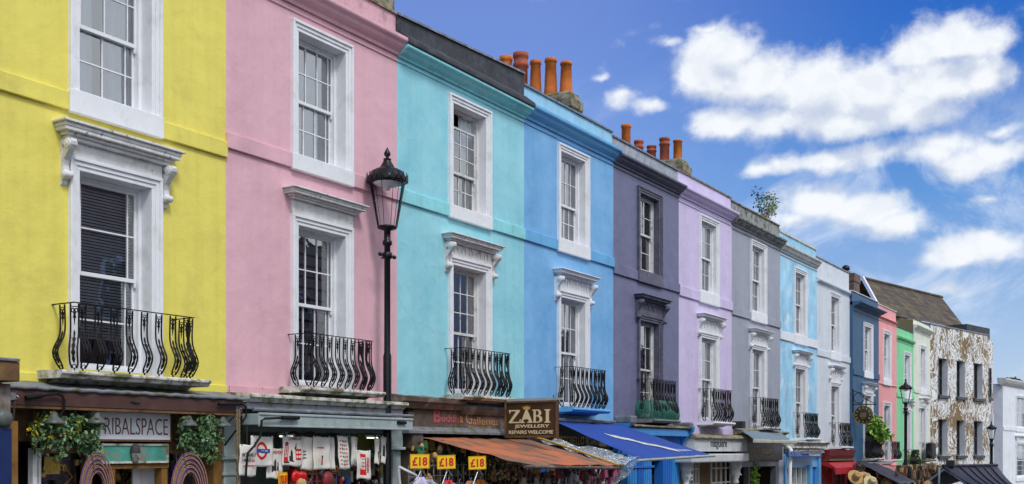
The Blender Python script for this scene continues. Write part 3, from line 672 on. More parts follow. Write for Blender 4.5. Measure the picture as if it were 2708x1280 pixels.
# ---------------------------------------------------------------- mural building
ANG = math.radians(-11.8); P0 = (56.84, 0.0)
mroot = thing('mural_building', 'tall brick building covered with white carved mural strokes', 'building', (P0[0], P0[1], 0), ANG)
def ml(px, py, off=0.0):
    q = (P0[0] + math.sin(ANG) * off * -1 * -1, P0[1] - math.cos(ANG) * off)
    return on_line(px, py, q, ANG)
def mural_mat():
    t = NT('mural_wall')
    mp = t.map((1, 1, 1))
    w1 = t.n('TexNoise'); w1.inputs['Scale'].default_value = .9; w1.inputs['Detail'].default_value = 2; t.l(mp, w1.inputs['Vector'])
    ad = t.n('VectorMath', operation='MULTIPLY_ADD'); t.l(w1.outputs['Color'], ad.inputs[0]); ad.inputs[1].default_value = (2.2, 0, 2.2); t.l(mp, ad.inputs[2])
    mp2 = t.n('Mapping'); mp2.inputs['Scale'].default_value = (3.0, 1, 1.4); t.l(ad.outputs[0], mp2.inputs['Vector'])
    a = t.noise(1.7, 4, .6, mp2.outputs[0], 1.3)
    b = t.noise(.42, 2, .5, mp)
    v = t.n('TexVoronoi', feature='DISTANCE_TO_EDGE'); v.inputs['Scale'].default_value = 2.6; t.l(mp2.outputs[0], v.inputs['Vector'])
    s = t.n('Math', operation='ADD'); t.l(a, s.inputs[0])
    m2 = t.n('Math', operation='MULTIPLY_ADD'); t.l(b, m2.inputs[0]); m2.inputs[1].default_value = .55; m2.inputs[2].default_value = -.27; t.l(m2.outputs[0], s.inputs[1])
    k = t.ramp(s.outputs[0], [(.475, 0.0), (.485, 1.0)])
    ln = t.ramp(v.outputs['Distance'], [(.035, 0.0), (.05, 1.0)])
    mm = t.mix(1.0, k, ln, 'MULTIPLY')
    br = t.mix(t.noise(.8, 4), (.16, .10, .035), (.27, .175, .065)); br = t.mix(t.ramp(t.noise(1.3, 5), [(.62, 0.0), (.66, .8)]), br, (.33, .10, .05))
    c = t.mix(mm, br, (.82, .84, .86)); t.l(c, t.bs.inputs['Base Color']); t.bs.inputs['Roughness'].default_value = .75
    t.l(t.bump(t.noise(12, 5), .4, .03), t.bs.inputs['Normal'])
    return t.mat
M['mural'] = mural_mat()
M['dark_sash'] = plain('dark_grey_sash', (.035, .04, .05), .45)
M['whiteside'] = plain('white_reveal', (.62, .64, .68), .5)
s_r, _ = ml(2614, 900); s_e, _ = ml(2638, 900)
_, zt_l = ml(2460, 857); _, zt_r = ml(2614, 889); ztm = (zt_l + zt_r) / 2
ups = [(2481, 2506, 946, 1044), (2529.5, 2552, 953, 1049), (2575, 2598.5, 960, 1054)]
lows = [(2484, 2506, 1108.5, 1203), (2532, 2555, 1111, 1205), (2578, 2598.5, 1114, 1206)]
holes = []
for xa, xb, ya, yb in ups + lows:
    sa, z1_ = ml(xa, ya); sb, _ = ml(xb, ya); _, z0_ = ml(xa, yb); holes.append((sa, sb, z0_, z1_))
zu0 = sum(h[2] for h in holes[:3]) / 3; zu1 = sum(h[3] for h in holes[:3]) / 3; zl0 = sum(h[2] for h in holes[3:]) / 3; zl1 = sum(h[3] for h in holes[3:]) / 3
holes = [(a, b, zu0, zu1) for a, b, _, _ in holes[:3]] + [(a, b, zl0, zl1) for a, b, _, _ in holes[:3]]
wall_mesh(s_r, -2, ztm, holes, 12, -2).build('wall', M['mural'], mroot, local=True)
MB().box(s_r + .003, s_e, .25, 10, -2, ztm - .15).build('side_bay', M['mural'], mroot, local=True)
MB().box(s_e - .5, s_e - .32, .08, .24, -2, ztm - 4.2).build('downpipe', M['whiteside'], mroot, local=True)
MB().box(-.02, s_r + .02, -.03, .4, ztm, ztm + .07).build('coping', M['lead'], mroot, local=True)
for (xa, xb, z0_, z1_) in holes + [(s_r + .35, s_r + 1.0, zu0 + .1, zu1 - .1)]:
    oy = .25 if xa > s_r else 0
    f = MB(); w_ = xb - xa; dpt = .28
    if oy: dpt = -.05
    f.box(xa, xa + .07, oy + dpt, oy + dpt + .1, z0_, z1_); f.box(xb - .07, xb, oy + dpt, oy + dpt + .1, z0_, z1_); f.box(xa + .07, xb - .07, oy + dpt, oy + dpt + .1, z1_ - .08, z1_); f.box(xa + .07, xb - .07, oy + dpt, oy + dpt + .1, z0_, z0_ + .09)
    zm = (z0_ + z1_) / 2; f.box(xa + .07, xb - .07, oy + dpt + .01, oy + dpt + .09, zm - .035, zm + .035); f.box((xa + xb) / 2 - .015, (xa + xb) / 2 + .015, oy + dpt + .02, oy + dpt + .06, z0_ + .09, z1_ - .08)
    for zz in (z0_ + (zm - z0_) * .5, zm + (z1_ - zm) * .5): f.box(xa + .07, xb - .07, oy + dpt + .02, oy + dpt + .06, zz - .012, zz + .012)
    wn = f.build('window', M['dark_sash'], mroot, local=True)
    MB().add([(xa, oy + dpt + .05, z0_), (xb, oy + dpt + .05, z0_), (xb, oy + dpt + .05, z1_), (xa, oy + dpt + .05, z1_)], [(0, 1, 2, 3)]).build('pane', M['glass'], wn, local=True)
    MB().add([(xa, oy + .45 if not oy else oy + .001, z0_), (xb, oy + .45 if not oy else oy + .001, z0_), (xb, oy + .45 if not oy else oy + .001, z1_), (xa, oy + .45 if not oy else oy + .001, z1_)], [(0, 1, 2, 3)]).build('room', M['dark_room'], wn, local=True)
    if not oy:
        r = MB(); r.add([(xb, 0, z0_), (xb, .45, z0_), (xb, .45, z1_), (xb, 0, z1_)], [(0, 1, 2, 3)]); r.add([(xa, 0, z0_), (xa, .45, z0_), (xa, .45, z1_), (xa, 0, z1_)], [(3, 2, 1, 0)])
        r.add([(xa, 0, z0_), (xb, 0, z0_), (xb, .45, z0_), (xa, .45, z0_)], [(0, 1, 2, 3)]); r.add([(xa, 0, z1_), (xb, 0, z1_), (xb, .45, z1_), (xa, .45, z1_)], [(3, 2, 1, 0)])
        r.build('reveal', M['whiteside'], wn, local=True)
    MB().box(xa - .08, xb + .08, oy - .12, oy + .02, z0_ - .14, z0_ - .003).build('sill', M['dark_sash'], wn, local=True)
# black rooftop tank box
s1, zz1 = ml(2553, 868, -3); s2, _ = ml(2613, 870, -3)
MB().box(s1, s2, 2.9, 4.6, ztm - .5, zz1 + .25).build('roof_box', M['tar'], mroot, local=True)
# ---- long tiled roof of a building standing behind the row, parallel with the mural building
def tile_mat():
    t = NT('tiled_roof'); b = t.n('TexBrick'); b.inputs['Scale'].default_value = 1.0; b.inputs['Brick Width'].default_value = .42; b.inputs['Row Height'].default_value = .34; b.inputs['Mortar Size'].default_value = .03
    b.inputs['Color1'].default_value = (.055, .038, .03, 1); b.inputs['Color2'].default_value = (.09, .06, .042, 1); b.inputs['Mortar'].default_value = (.03, .024, .02, 1)
    mp = t.n('Mapping'); mp.inputs['Rotation'].default_value = (math.pi / 2, 0, 0); t.l(t.obj, mp.inputs['Vector']); t.l(mp.outputs[0], b.inputs['Vector'])
    f = t.ramp(t.noise(1.1, 7, .7), [(.48, 0.0), (.62, .8)]); c = t.mix(f, b.outputs['Color'], (.15, .125, .055)); t.l(c, t.bs.inputs['Base Color'])
    t.l(t.bump(b.outputs['Fac'], -.6, .04), t.bs.inputs['Normal']); t.bs.inputs['Roughness'].default_value = .85; return t.mat
M['tiles'] = tile_mat()
def mpt(px, py, off):
    q = (P0[0] - math.sin(ANG) * off, P0[1] + math.cos(ANG) * off)
    s, z = on_line(px, py, q, ANG); return Vector((s, off, z))
back = thing('tiled_building', 'long brown mossy tiled roof rising behind the salmon and green houses', 'building', (P0[0], P0[1], 0), ANG)
RL, RR = mpt(2281, 738, 7.0), mpt(2491, 786, 7.0); ER = mpt(2556, 872, 4.6); 
zr_ = (RL.z + RR.z) / 2; ze_ = ER.z
EL = mpt(2330, 812, 4.6)
mb = MB(); mb.add([(RL.x, 7, zr_), (RR.x, 7, zr_), (ER.x, 4.6, ze_), (EL.x, 4.6, ze_), (RL.x, 9.4, ze_), (RR.x, 9.4, ze_)], [(3, 2, 1, 0), (0, 1, 5, 4)])
mb.build('roof', M['tiles'], back, local=True)
MB().box(RL.x, ER.x, 4.7, 9.3, -2, ze_ - .02).build('wall', M['olive'], back, local=True)
vb = MB(); vb.obox(((RL.x + EL.x) / 2, 5.8, (zr_ + ze_) / 2 + .05), ((RL.x - EL.x) / 2, 1.2, (zr_ - ze_) / 2), (.10, 0, 0), (0, -.05, .08)); vb.build('verge', M['white'], back, local=True)
vb = MB(); vb.tube([(RL.x, 7, zr_ + .03), (RR.x, 7, zr_ + .03)], .10, 8); vb.build('ridge', M['tiles'], back, local=True)
# ---- brick chimney by the navy house
u3 = 46.1
st3 = MB()
for i in range(9): st3.box(u3 - .45 - (.03 if i > 6 else 0), u3 + .45 + (.03 if i > 6 else 0), .75 - (.03 if i > 6 else 0), 2.3, 8.2 + i * .165 + .002, 8.2 + (i + 1) * .165)
def brick_mat(name, c1, c2, mo, rot=(math.pi / 2, 0, 0)):
    t = NT(name); b = t.n('TexBrick'); b.inputs['Scale'].default_value = 1.0; b.inputs['Brick Width'].default_value = .22; b.inputs['Row Height'].default_value = .075; b.inputs['Mortar Size'].default_value = .01
    b.inputs['Color1'].default_value = (*c1, 1); b.inputs['Color2'].default_value = (*c2, 1); b.inputs['Mortar'].default_value = (*mo, 1)
    mp = t.n('Mapping'); mp.inputs['Rotation'].default_value = rot; t.l(t.obj, mp.inputs['Vector']); t.l(mp.outputs[0], b.inputs['Vector'])
    t.l(t.mix(t.ramp(t.noise(3, 5), [(.4, 0.0), (.8, .5)]), b.outputs['Color'], (.05, .04, .035)), t.bs.inputs['Base Color']); t.bs.inputs['Roughness'].default_value = .85
    t.l(t.bump(b.outputs['Fac'], -.3, .01), t.bs.inputs['Normal']); return t.mat
M['brick'] = brick_mat('dark_brick', (.10, .055, .04), (.16, .085, .06), (.20, .18, .16), (math.pi / 2, 0, math.pi / 2))
M['redbrick'] = brick_mat('red_brick', (.26, .09, .06), (.33, .13, .08), (.35, .32, .28))
s3 = st3.build('chimney_stack', M['brick'], HOUSES['N'])
MB().lathe([(.17, 0), (.17, .10), (.20, .11), (.20, .15), (.001, .15)], (u3, 1.2, 9.68), 14).build('chimney_pot', M['terracotta'], s3)
MB().lathe([(.10, 0), (.10, .04), (.15, .06), (.17, .14), (.13, .23), (.06, .27), (.001, .28)], (u3, 1.2, 9.83), 14).build('cowl', M['gloss_black'], s3)
MB().lathe([(.16, 0), (.15, .10), (.18, .12), (.001, .12)], (u3, 1.9, 9.68), 12).build('chimney_pot', M['terracotta'], s3)
# ---------------------------------------------------------------- far white house
ANG2 = math.radians(-5.8)
q0 = at_depth(2652, 74); 
wroot = thing('white_house', 'plain white house with paned sash windows at the right edge', 'house', (q0.x, q0.y, 0), ANG2)
def wl(px, py): return on_line(px, py, (q0.x, q0.y), ANG2)
_, zt_w = wl(2680, 1006)
sA, z1a = wl(2685, 1050); sB, _ = wl(2722, 1050); _, z0a = wl(2685, 1130)
_, z1b = wl(2687, 1175); _, z0b = wl(2687, 1262)
M['wwall'] = stucco('white_house_wall', (226, 230, 236), 1.0)
sA += .25; hw_ = (sB - sA) / 2; xc_ = (sA + sB) / 2
wall_mesh(9, -2.4, zt_w - .35, [(xc_ - hw_, xc_ + hw_, z0a, z1a), (xc_ - hw_, xc_ + hw_, z0b, z1b)], 9, -2.4).build('wall', M['wwall'], wroot, local=True)
MB().prof_x([(.01, zt_w - .5), (-.06, zt_w - .45), (-.2, zt_w - .3), (-.3, zt_w - .1), (-.3, zt_w), (.3, zt_w + .05), (.3, zt_w - .3)], -.25, 9).build('cornice', M['whitepar'], wroot, local=True)
MB().box(0, 9, -.05, .002, (z0a + z1b) / 2 + .35, (z0a + z1b) / 2 + .6).build('string_course', M['wwall'], wroot, local=True)
mm_ = dict(wall=M['wwall'], trim=M['white'])
sash_window(wroot, xc_, z0a, z1a, hw_, mm_, cols=(.33, .67), up=2, lo=2, sill=(z0a - .3, z0a - .02), blind='net', depth=.12)
sash_window(wroot, xc_, z0b, z1b, hw_, mm_, cols=(.33, .67), up=3, lo=3, sill=(z0b - .3, z0b - .02), hood=(z1b + .62, .15, hw_ + .45), bracket=(z1b + .45, z1b - .25), blind='net', depth=.12)
gr = MB(); foliage(gr, (0, 0, 0), (1.4, .3, .06), 260, .16, 0, 0, None)
gr2 = gr.build('roof_moss', M['leaf_dark'], wroot, local=True); gr2.location = (3.2, .1, zt_w + .08)
# blue-black neighbour gap: dark drainpipe and the moss edged wall between mural and white house
# ---------------------------------------------------------------- shrub sprouting from the grey parapet
sh = thing('wild_shrub', 'wild shrub sprouting from the sooty parapet of the grey house', 'shrub', (33.0, .12, 9.5))
mb = MB(); tips = []
for i in range(9):
    a = random.uniform(-.9, .9); L_ = random.uniform(.4, .75); p = [Vector((0.1 * a, 0, 0))]
    for k in range(5): p.append(p[-1] + Vector((a * .30 + random.uniform(-.05, .05), random.uniform(-.06, .06), .26 - abs(a) * .08)) * L_)
    mb.tube(p, .012, 5, r2=.004); tips.append(p)
mb.build('stem', M['wood_brown'], sh, local=True)
fl, fp = MB(), MB()
for p in tips:
    dark = p[-1].x < 0.0
    for q in p[2:]: foliage(fl if dark else fp, q, (.15, .13, .10), 9, .075, 0, 0)
    foliage(fl if dark else fp, p[-1] + Vector((0, 0, .05)), (.17, .15, .11), 13, .07, 0, 0)
fl.build('leaves', M['leaf_dark'], sh, local=True); fp.build('leaves', M['leaf_pale'], sh, local=True, label='paler yellow-green leaves of the right-hand shoots')
# ---------------------------------------------------------------- opposite side of the street (seen only mirrored in the panes)
# ================================================================ shopfronts
M['brown_metal'] = surf('brown_fascia_metal', (.085, .042, .036), .45, .15, 2, streak=.25, bump=.08, bs=20, dirt=(.14, .09, .08), da=.4, ds=4)
M['navy_door'] = surf('navy_door', (.015, .03, .11), .4, .15, 4, bump=.1)
M['pale_panel'] = plain('pale_blue_panel', (.22, .34, .42), .5)
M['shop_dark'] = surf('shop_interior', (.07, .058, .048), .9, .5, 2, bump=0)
M['board_green'] = surf('old_turquoise_board', (.07, .33, .26), .7, .3, 4, dirt=(.30, .20, .17), da=.95, ds=5, bump=.5, bs=18, chip=.5, chipcol=(.28, .2, .17))
M['sign_white'] = plain('sign_white', (.82, .83, .88), .5, .04)
M['brown_letter'] = plain('brown_letter', (.14, .055, .02), .5)
M['greengrey'] = surf('grey_green_paint', (.36, .43, .43), .5, .12, 3, dirt=(.15, .17, .14), da=.5, ds=5, streak=.25, bump=.15)
M['greengrey_dk'] = surf('dark_grey_green', (.10, .13, .13), .6, .2, 3, bump=.15)
M['lit_lime'] = plain('lit_lime_wall', (.42, .45, .12), .7)  # yellow-green colour stands in for lamplight on the shop wall
M['rope'] = surf('rope', (.36, .27, .15), .9, .4, 40, bump=.5, bs=90)
M['chain'] = surf('rusty_chain', (.10, .08, .065), .5, .5, 30, metal=.4, bump=.3)
M['lamp_metal'] = surf('dull_metal_shade', (.10, .11, .10), .4, .2, 8, bump=.1)
def streaked_cloth(name, base, streaks, along='x', sc=1.0):
    t = NT(name)
    g = t.noise(1.0, 6, .65, t.map((1.0 * sc, 1.3 * sc, 1.3 * sc)))
    h = t.noise(1.0, 5, .6, t.map((6 * sc, .7 * sc, .7 * sc)))
    a = t.n('Math', operation='ADD'); t.l(g, a.inputs[0]); t.l(h, a.inputs[1])
    c = t.mix(t.ramp(a.outputs[0], [(.46, 0.0), (.60, .85)]) if False else t.ramp(t.mix(.5, g, h), [(.44, 0.0), (.55, .85)]), base, streaks)
    sp = t.ramp(t.noise(55, 4, .8), [(.60, 0.0), (.66, .5)]); c = t.mix(sp, c, (.45, .42, .36))
    t.l(c, t.bs.inputs['Base Color']); t.bs.inputs['Roughness'].default_value = .75
    t.l(t.bump(t.noise(9, 5), .4, .03), t.bs.inputs['Normal']); return t.mat
M['orange_cloth'] = streaked_cloth('dirty_orange_canvas', (.56, .15, .05), (.15, .11, .075), sc=1.1)
M['worn_white'] = surf('worn_white_lettering', (.62, .62, .6), .7, .1, 5, dirt=(.35, .3, .22), da=.8, ds=9, bump=.2)
M['blue_cloth'] = surf('royal_blue_canvas', (.018, .065, .33), .65, .12, 2, bump=.2, bs=14, dirt=(.03, .07, .3), da=.5)
M['black_cloth'] = surf('black_canvas', (.028, .026, .038), .55, .25, 3, bump=.3, bs=10)
M['zinc_cloth'] = surf('grey_blue_awning', (.17, .23, .27), .6, .2, 3, bump=.2, dirt=(.3, .32, .3), da=.4)
M['cream_bar'] = surf('aged_cream_bar', (.52, .50, .40), .6, .15, 4, dirt=(.22, .2, .1), da=.7, ds=6, streak=.3)
M['shop_blue'] = surf('shopfront_blue', (.02, .16, .58), .4, .12, 3, dirt=(.01, .08, .3), da=.4, bump=.1)
M['shop_blue_lt'] = surf('shopfront_light_blue', (.04, .27, .68), .4, .1, 3, bump=.1)
M['shop_sky'] = surf('shopfront_sky_blue', (.14, .42, .74), .4, .1, 3, bump=.1)
M['shop_white'] = surf('shopfront_white', (.60, .62, .63), .5, .08, 3, dirt=(.3, .3, .28), da=.5, ds=4, streak=.2)
M['tan'] = plain('tan_interior', (.30, .19, .09), .8)
M['gold'] = plain('gold_paint', (.55, .38, .08), .45)
M['cream_letter'] = plain('cream_letter', (.72, .62, .38), .5)
M['maroon'] = plain('maroon_paint', (.20, .02, .025), .5)
M['straw'] = surf('woven_straw', (.50, .31, .12), .85, .3, 20, bump=.6, bs=60)
M['straw_lt'] = surf('pale_straw', (.62, .50, .28), .85, .3, 20, bump=.6, bs=60)
def part(h, name, mat, fn, **k):
    mb = MB(); fn(mb); return mb.build(name, M[mat] if isinstance(mat, str) else mat, HOUSES[h] if isinstance(h, str) else h, **k)
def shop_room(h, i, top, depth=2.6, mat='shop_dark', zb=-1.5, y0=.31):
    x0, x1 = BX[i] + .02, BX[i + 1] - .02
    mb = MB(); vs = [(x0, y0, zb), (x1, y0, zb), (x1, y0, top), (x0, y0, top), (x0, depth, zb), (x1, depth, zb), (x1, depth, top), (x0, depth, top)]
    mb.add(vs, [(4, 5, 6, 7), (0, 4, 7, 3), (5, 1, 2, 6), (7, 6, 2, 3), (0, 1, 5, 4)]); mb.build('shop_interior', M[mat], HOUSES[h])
for h, i, t_ in (('Y', 0, 3.15), ('P', 1, 3.15), ('T', 2, 3.05), ('B', 3, 2.95), ('D', 4, 2.9), ('L', 5, 2.8), ('G', 6, 2.9), ('S', 7, 2.5), ('W', 8, 2.25), ('N', 9, 1.85), ('C', 10, 1.7), ('M', 11, 1.55), ('R', 12, 1.7)):
    shop_room(h, i, t_)
# ---------------------------------------------------------------- far left neighbour's projecting shop
nb = thing('corner_shop', 'projecting shop at the left edge with navy door and wooden beam end', 'shop', (5.0, -.5, 0))
def npart(name, mat, fn, **k):
    mb = MB(); fn(mb); return mb.build(name, M[mat], nb, **k)
npart('wall', 'wood_grey', lambda m: m.box(2.5, 6.80, -1.0, 0, 2.62, 3.08))
npart('panel', 'pale_panel', lambda m: m.box(2.5, 6.60, -.98, -.9, -.1, 2.62))
dn = npart('door', 'navy_door', lambda m: (m.box(6.60, 6.80, -1.02, -.9, -.1, 2.62), m.box(2.5, 6.62, -1.03, -.99, 2.18, 2.26), m.box(2.5, 6.62, -1.05, -.99, 2.26, 2.29), m.box(6.52, 6.62, -1.03, -.99, -.1, 2.18)))
npart('post', 'amber_wood', lambda m: m.box(6.81, 6.93, -.93, -.8, -.1, 2.70))
npart('beam', 'wood_brown', lambda m: m.box(2.5, U(53, 1.12), -1.12, -.0, 3.10, 3.30), bevel=.01)
npart('flashing', 'lead', lambda m: m.box(2.5, U(54, 1.14), -1.14, 0, 3.302, 3.335), bevel=.008)
lt = npart('wall_light', 'lamp_metal', lambda m: m.lathe([(.001, -.08), (.06, -.075), (.085, -.05), (.09, -.02), (.10, 0)], (U(22, 1.1), -1.0, Z(22, 1105, 1.1)), 18, axis='y'))
# ---------------------------------------------------------------- yellow house: shop with brown fascia
zA, zB = 3.065, 2.895
part('Y', 'fascia', 'brown_metal', lambda m: m.box(U(17, .45), U(642, .45), -.45, -.38, zB, zA), bevel=.004)
part('Y', 'fascia_soffit', 'wood_brown', lambda m: (m.box(U(17, .45), U(642, .45), -.44, .3, zB - .035, zB - .003), m.box(U(17, .45), U(642, .45), -.379, .02, zB, zB + .02)))
def leadroll(m):
    q = []
    for i in range(40):
        t = i / 39; q.append((U(25, .47) + (U(660, .47) - U(25, .47)) * t, -.46 + .01 * math.sin(i * 1.7), zA + .022 + .006 * math.sin(i * 2.3)))
    m.tube(q, .026, 6)
    m.sheet(lambda u, v: Vector((U(30, .47) + (U(655, .47) - U(30, .47)) * u, -.44 + .44 * v, zA + .03 + .10 * v + .012 * noise.noise(Vector((u * 30, v * 5, 0))))), 60, 4)
part('Y', 'lead_roll', 'lead_moss', leadroll)
part('Y', 'plaster_base', 'yellow', lambda m: m.box(6.85, 10.675, -.035, .002, 3.18, 3.29), bevel=.01)
def bolts(m):
    for x in (352, 358, 364): m.lathe([(.016, -.02), (.018, 0), (.001, 0)], (U(x, .45), -.455, 2.985), 8, axis='y')
    m.box(U(345, .45), U(371, .45), -.462, -.45, 2.975, 2.995)
part('Y', 'bolt_plate', 'chain', bolts)
# back wall of the shop mouth, posts
part('Y', 'shop_wall', 'wood_brown', lambda m: (m.box(6.95, 10.3, -.02, .1, 2.50, 3.16), m.box(6.98, 7.20, -.04, .1, -.1, 2.5)))
part('Y', 'post', 'white_old', lambda m: m.box(U(84, .1), U(96, .1), -.12, -.03, -.1, 2.42))
part('Y', 'post', 'white_old', lambda m: m.box(U(102, .1), U(109, .1), -.10, -.03, -.1, 2.42))
part('Y', 'post', 'amber_wood', lambda m: m.box(U(562, .12), U(585, .12), -.14, .08, -.1, 2.86))
part('Y', 'post', 'wood_grey', lambda m: m.box(U(588, .12), U(600, .12), -.10, .08, -.1, 2.9))
wf = part('Y', 'shop_window', 'wood_brown', lambda m: (m.box(U(109, .05), U(262, .05), -.06, .02, 2.36, 2.50), m.box(U(223, .05), U(240, .05), -.08, .02, -.1, 2.36), m.box(U(448, .05), U(560, .05), -.06, .02, 2.36, 2.5)))
MB().box(U(109, 0), U(223, 0), .06, .065, -.1, 2.36).build('pane', M['glass'], wf)
MB().box(U(450, 0), U(560, 0), .06, .065, -.1, 2.36).build('pane', M['glass'], wf)
df = part('Y', 'door_frame', 'amber_wood', lambda m: (m.box(U(286, .12), U(302, .12), -.14, .0, -.1, 2.18), m.box(U(425, .12), U(440, .12), -.14, .0, -.1, 2.18), m.box(U(266, .12), U(442, .12), -.15, 0, 2.17, 2.22)))
part('Y', 'door', 'sign_white', lambda m: (m.box(U(352, -.1), U(372, -.1), .1, .13, -.1, 2.17), m.box(U(376, -.1), U(425, -.1), .12, .15, -.1, 2.17)))
bd = part('Y', 'painted_board', 'board_green', lambda m: m.box(U(263, .15), U(442, .15), -.17, -.03, 2.235, 2.48), bevel=.008)
MB().box(U(263, .15) + .0, U(442, .15), -.185, -.171, 2.235, 2.262).box(U(263, .15), U(442, .15), -.185, -.171, 2.455, 2.48).box(U(263, .15), U(266, .15) + .01, -.185, -.171, 2.262, 2.455).box(U(437, .15), U(442, .15), -.185, -.171, 2.262, 2.455).build('board_frame', M['white_moss'], bd)
# sign
sg = thing('shop_sign', 'long white sign reading TRIBALSPACE in thin brown capitals', 'sign', (9.1, -.2, 2.5))
x0s, x1s = U(243, .2), U(450, .2)
MB().box(x0s, x1s, -.20, -.12, 2.53, 2.86).build('board', M['sign_white'], sg)
MB().box(x0s, x1s, -.215, -.12, 2.505, 2.527).build('sign_frame', M['wood_brown'], sg)
MB().box(x1s + .001, x1s + .015, -.205, -.12, 2.505, 2.875).build('sign_frame', M['wood_brown'], sg)
lettering(sg, 'TRIBALSPACE', ((x0s + x1s) / 2 + .01, -.203, 2.692), x1s - x0s - .10, .205, (1, 0, 0), (0, 0, 1), M['brown_letter'], off=-.012)
# carved head
hd = thing('carved_mask', 'carved grey wooden face mask with dark pointed cap on the turquoise board', 'mask', (U(356, .2), -.2, 2.2))
zt_ = 2.47; cx = U(356, .2)
mb = MB(); mb.lathe([(.001, 0), (.022, .01), (.036, .05), (.052, .11), (.056, .15), (.05, .19), (.02, .21), (.001, .212)], (cx, -.21, zt_ - .245), 16)
mb.prof_x([(-.262, zt_ - .10), (-.285, zt_ - .165), (-.262, zt_ - .175)], cx - .009, cx + .009)
mb.obox((cx, -.262, zt_ - .20), (.02, 0, 0), (0, .006, 0), (0, 0, .004)); 
for s in (-1, 1): mb.obox((cx + s * .022, -.258, zt_ - .125), (.013, 0, 0), (0, .006, 0), (0, 0, .005))
mb.build('face', surf('grey_carved_wood', (.26, .23, .2), .8, .3, 12, bump=.5, bs=40), hd)
MB().lathe([(.062, 0), (.064, .02), (.056, .06), (.035, .095), (.012, .115), (.001, .12)], (cx, -.21, zt_ - .105), 16).build('cap', surf('dark_carved_wood', (.05, .045, .055), .7, .3, 12, bump=.4, bs=40), hd)
# oval coiled rings
def coil_mat():
    t = NT('coiled_cloth'); g = t.n('TexWave', wave_type='BANDS', bands_direction='X'); g.inputs['Scale'].default_value = 12
    t.l(t.obj, g.inputs[0]); v = t.noise(1.3, 1); r = t.n('ValToRGB')
    return t
COILC = [plain('coil_' + n, c, .8, .3, 30) for n, c in (('purple', (.16, .08, .22)), ('orange', (.36, .17, .07)), ('plum', (.20, .09, .13)), ('ochre', (.32, .22, .09)), ('mauve', (.24, .16, .26)), ('rust', (.24, .10, .07)))]
def coil_ring(px, pt, d, rx, rz, label, n=15):
    c = W(px, pt, d); c.z -= rz
    root = thing('coiled_ring', label, 'decoration', (c.x, c.y, c.z - rz), 0, 'coiled fabric rings')
    mb = [MB() for _ in COILC]
    for k in range(n):
        f = k / n; a = rx * (1 - .60 * f); b = rz * (1 - .55 * f)
        q = [(c.x + a * math.cos(w), -d - .012 * math.sin(k * 2.1), c.z + b * math.sin(w)) for w in [2 * math.pi * i / 44 for i in range(44)]]
        mb[k % len(COILC)].tube(q, rx * .6 / n * .62, 6, closed=True)
    vs, first = MB(), True
    allm = MB()
    for i, m_ in enumerate(mb):
        b0 = len(allm.v); allm.v += m_.v; allm.f += [[b0 + j for j in f] for f in m_.f]; allm.m += [i] * len(m_.f); allm.sm += m_.sm
    allm.build('coil', COILC, root)
coil_ring(257, 1197, .62, .235, .46, 'coiled fabric ring hanging left of the doorway under the turquoise board')
coil_ring(502, 1197, .62, .30, .50, 'larger coiled fabric ring hanging right of the doorway')
# garlands
def garland(pxc, pyt, w, hgt, d, label, yellow):
    c = W(pxc, pyt, d); root = thing('leaf_garland', label, 'plant', (c.x, -d, c.z - hgt), 0, 'artificial leaf garlands under the brown fascia')
    gm, ym = MB(), MB()
    for k in range(20):
        x = c.x + random.uniform(-.5, .5) * w; L_ = hgt * random.uniform(.45, 1.0) * (1 - .25 * abs(x - c.x) / w); zt = c.z - random.uniform(0, .25) * hgt; y = -d + random.uniform(-.12, .16)
        n = int(L_ / .022)
        for j in range(n):
            p = Vector((x + .03 * math.sin(j * .7 + k), y + random.uniform(-.05, .05), zt - L_ * j / n))
            foliage(gm if not (yellow and random.random() < .28 and j < n * .7 and abs((x - c.x) / w + .15) < .35) else ym, p, (.05, .05, .03), 3, .058, 0, .5)
    gm.build('leaves', M['leaf_mix'], root)
    if yellow: ym.build('blossom', M['leaf_yellow'], root, label='yellow blossom among the green leaves')
garland(174, 1086, .80, .54, .34, 'leafy garland with yellow blossom hanging left of the TRIBALSPACE sign', True)
garland(526, 1092, .62, .60, .34, 'all-green leafy garland hanging right of the TRIBALSPACE sign', False)
# barn lamps
def barn_lamp(px, py, d, label, mat='greengrey'):
    c = W(px, py, d); root = thing('barn_lamp', label, 'wall lamp', (c.x, c.y, c.z - .06), 0, 'barn lamps above the tribal shop')
    MB().lathe([(.115, -.035), (.118, -.02), (.10, 0), (.05, .05), (.035, .09), (.015, .10), (.001, .10)], c, 20).build('shade', M[mat], root)
    MB().tube([c + Vector((0, 0, .09)), c + Vector((0, .03, .16)), c + Vector((0, .12, .19)), c + Vector((0, .2, .14)), c + Vector((0, .28, .10))], .010, 6).build('arm', M['greengrey_dk'], root)
for a in ((143, 1112, .42, 'barn lamp over the yellow-blossomed garland'), (256, 1112, .40, 'barn lamp at the left end of the TRIBALSPACE sign'), (498, 1119, .40, 'barn lamp just right of the TRIBALSPACE sign'), (588, 1121, .40, 'rightmost barn lamp by the hanging rope')): barn_lamp(*a, mat='lamp_metal')
# gallery sign in the window
gs = thing('window_sign', 'amber window sign with letters ALLERY in the tribal shop window', 'sign', (U(138, -.02), .02, 2.0))
MB().box(U(118, -.03), U(158, -.03), .03, .04, Z(130, 1254), Z(130, 1208)).build('card', M['gold'], gs)
lettering(gs, 'ALLERY', (U(143, 0), .0, Z(143, 1236)), .30, .075, (1, 0, 0), (0, 0, 1), M['gold'])
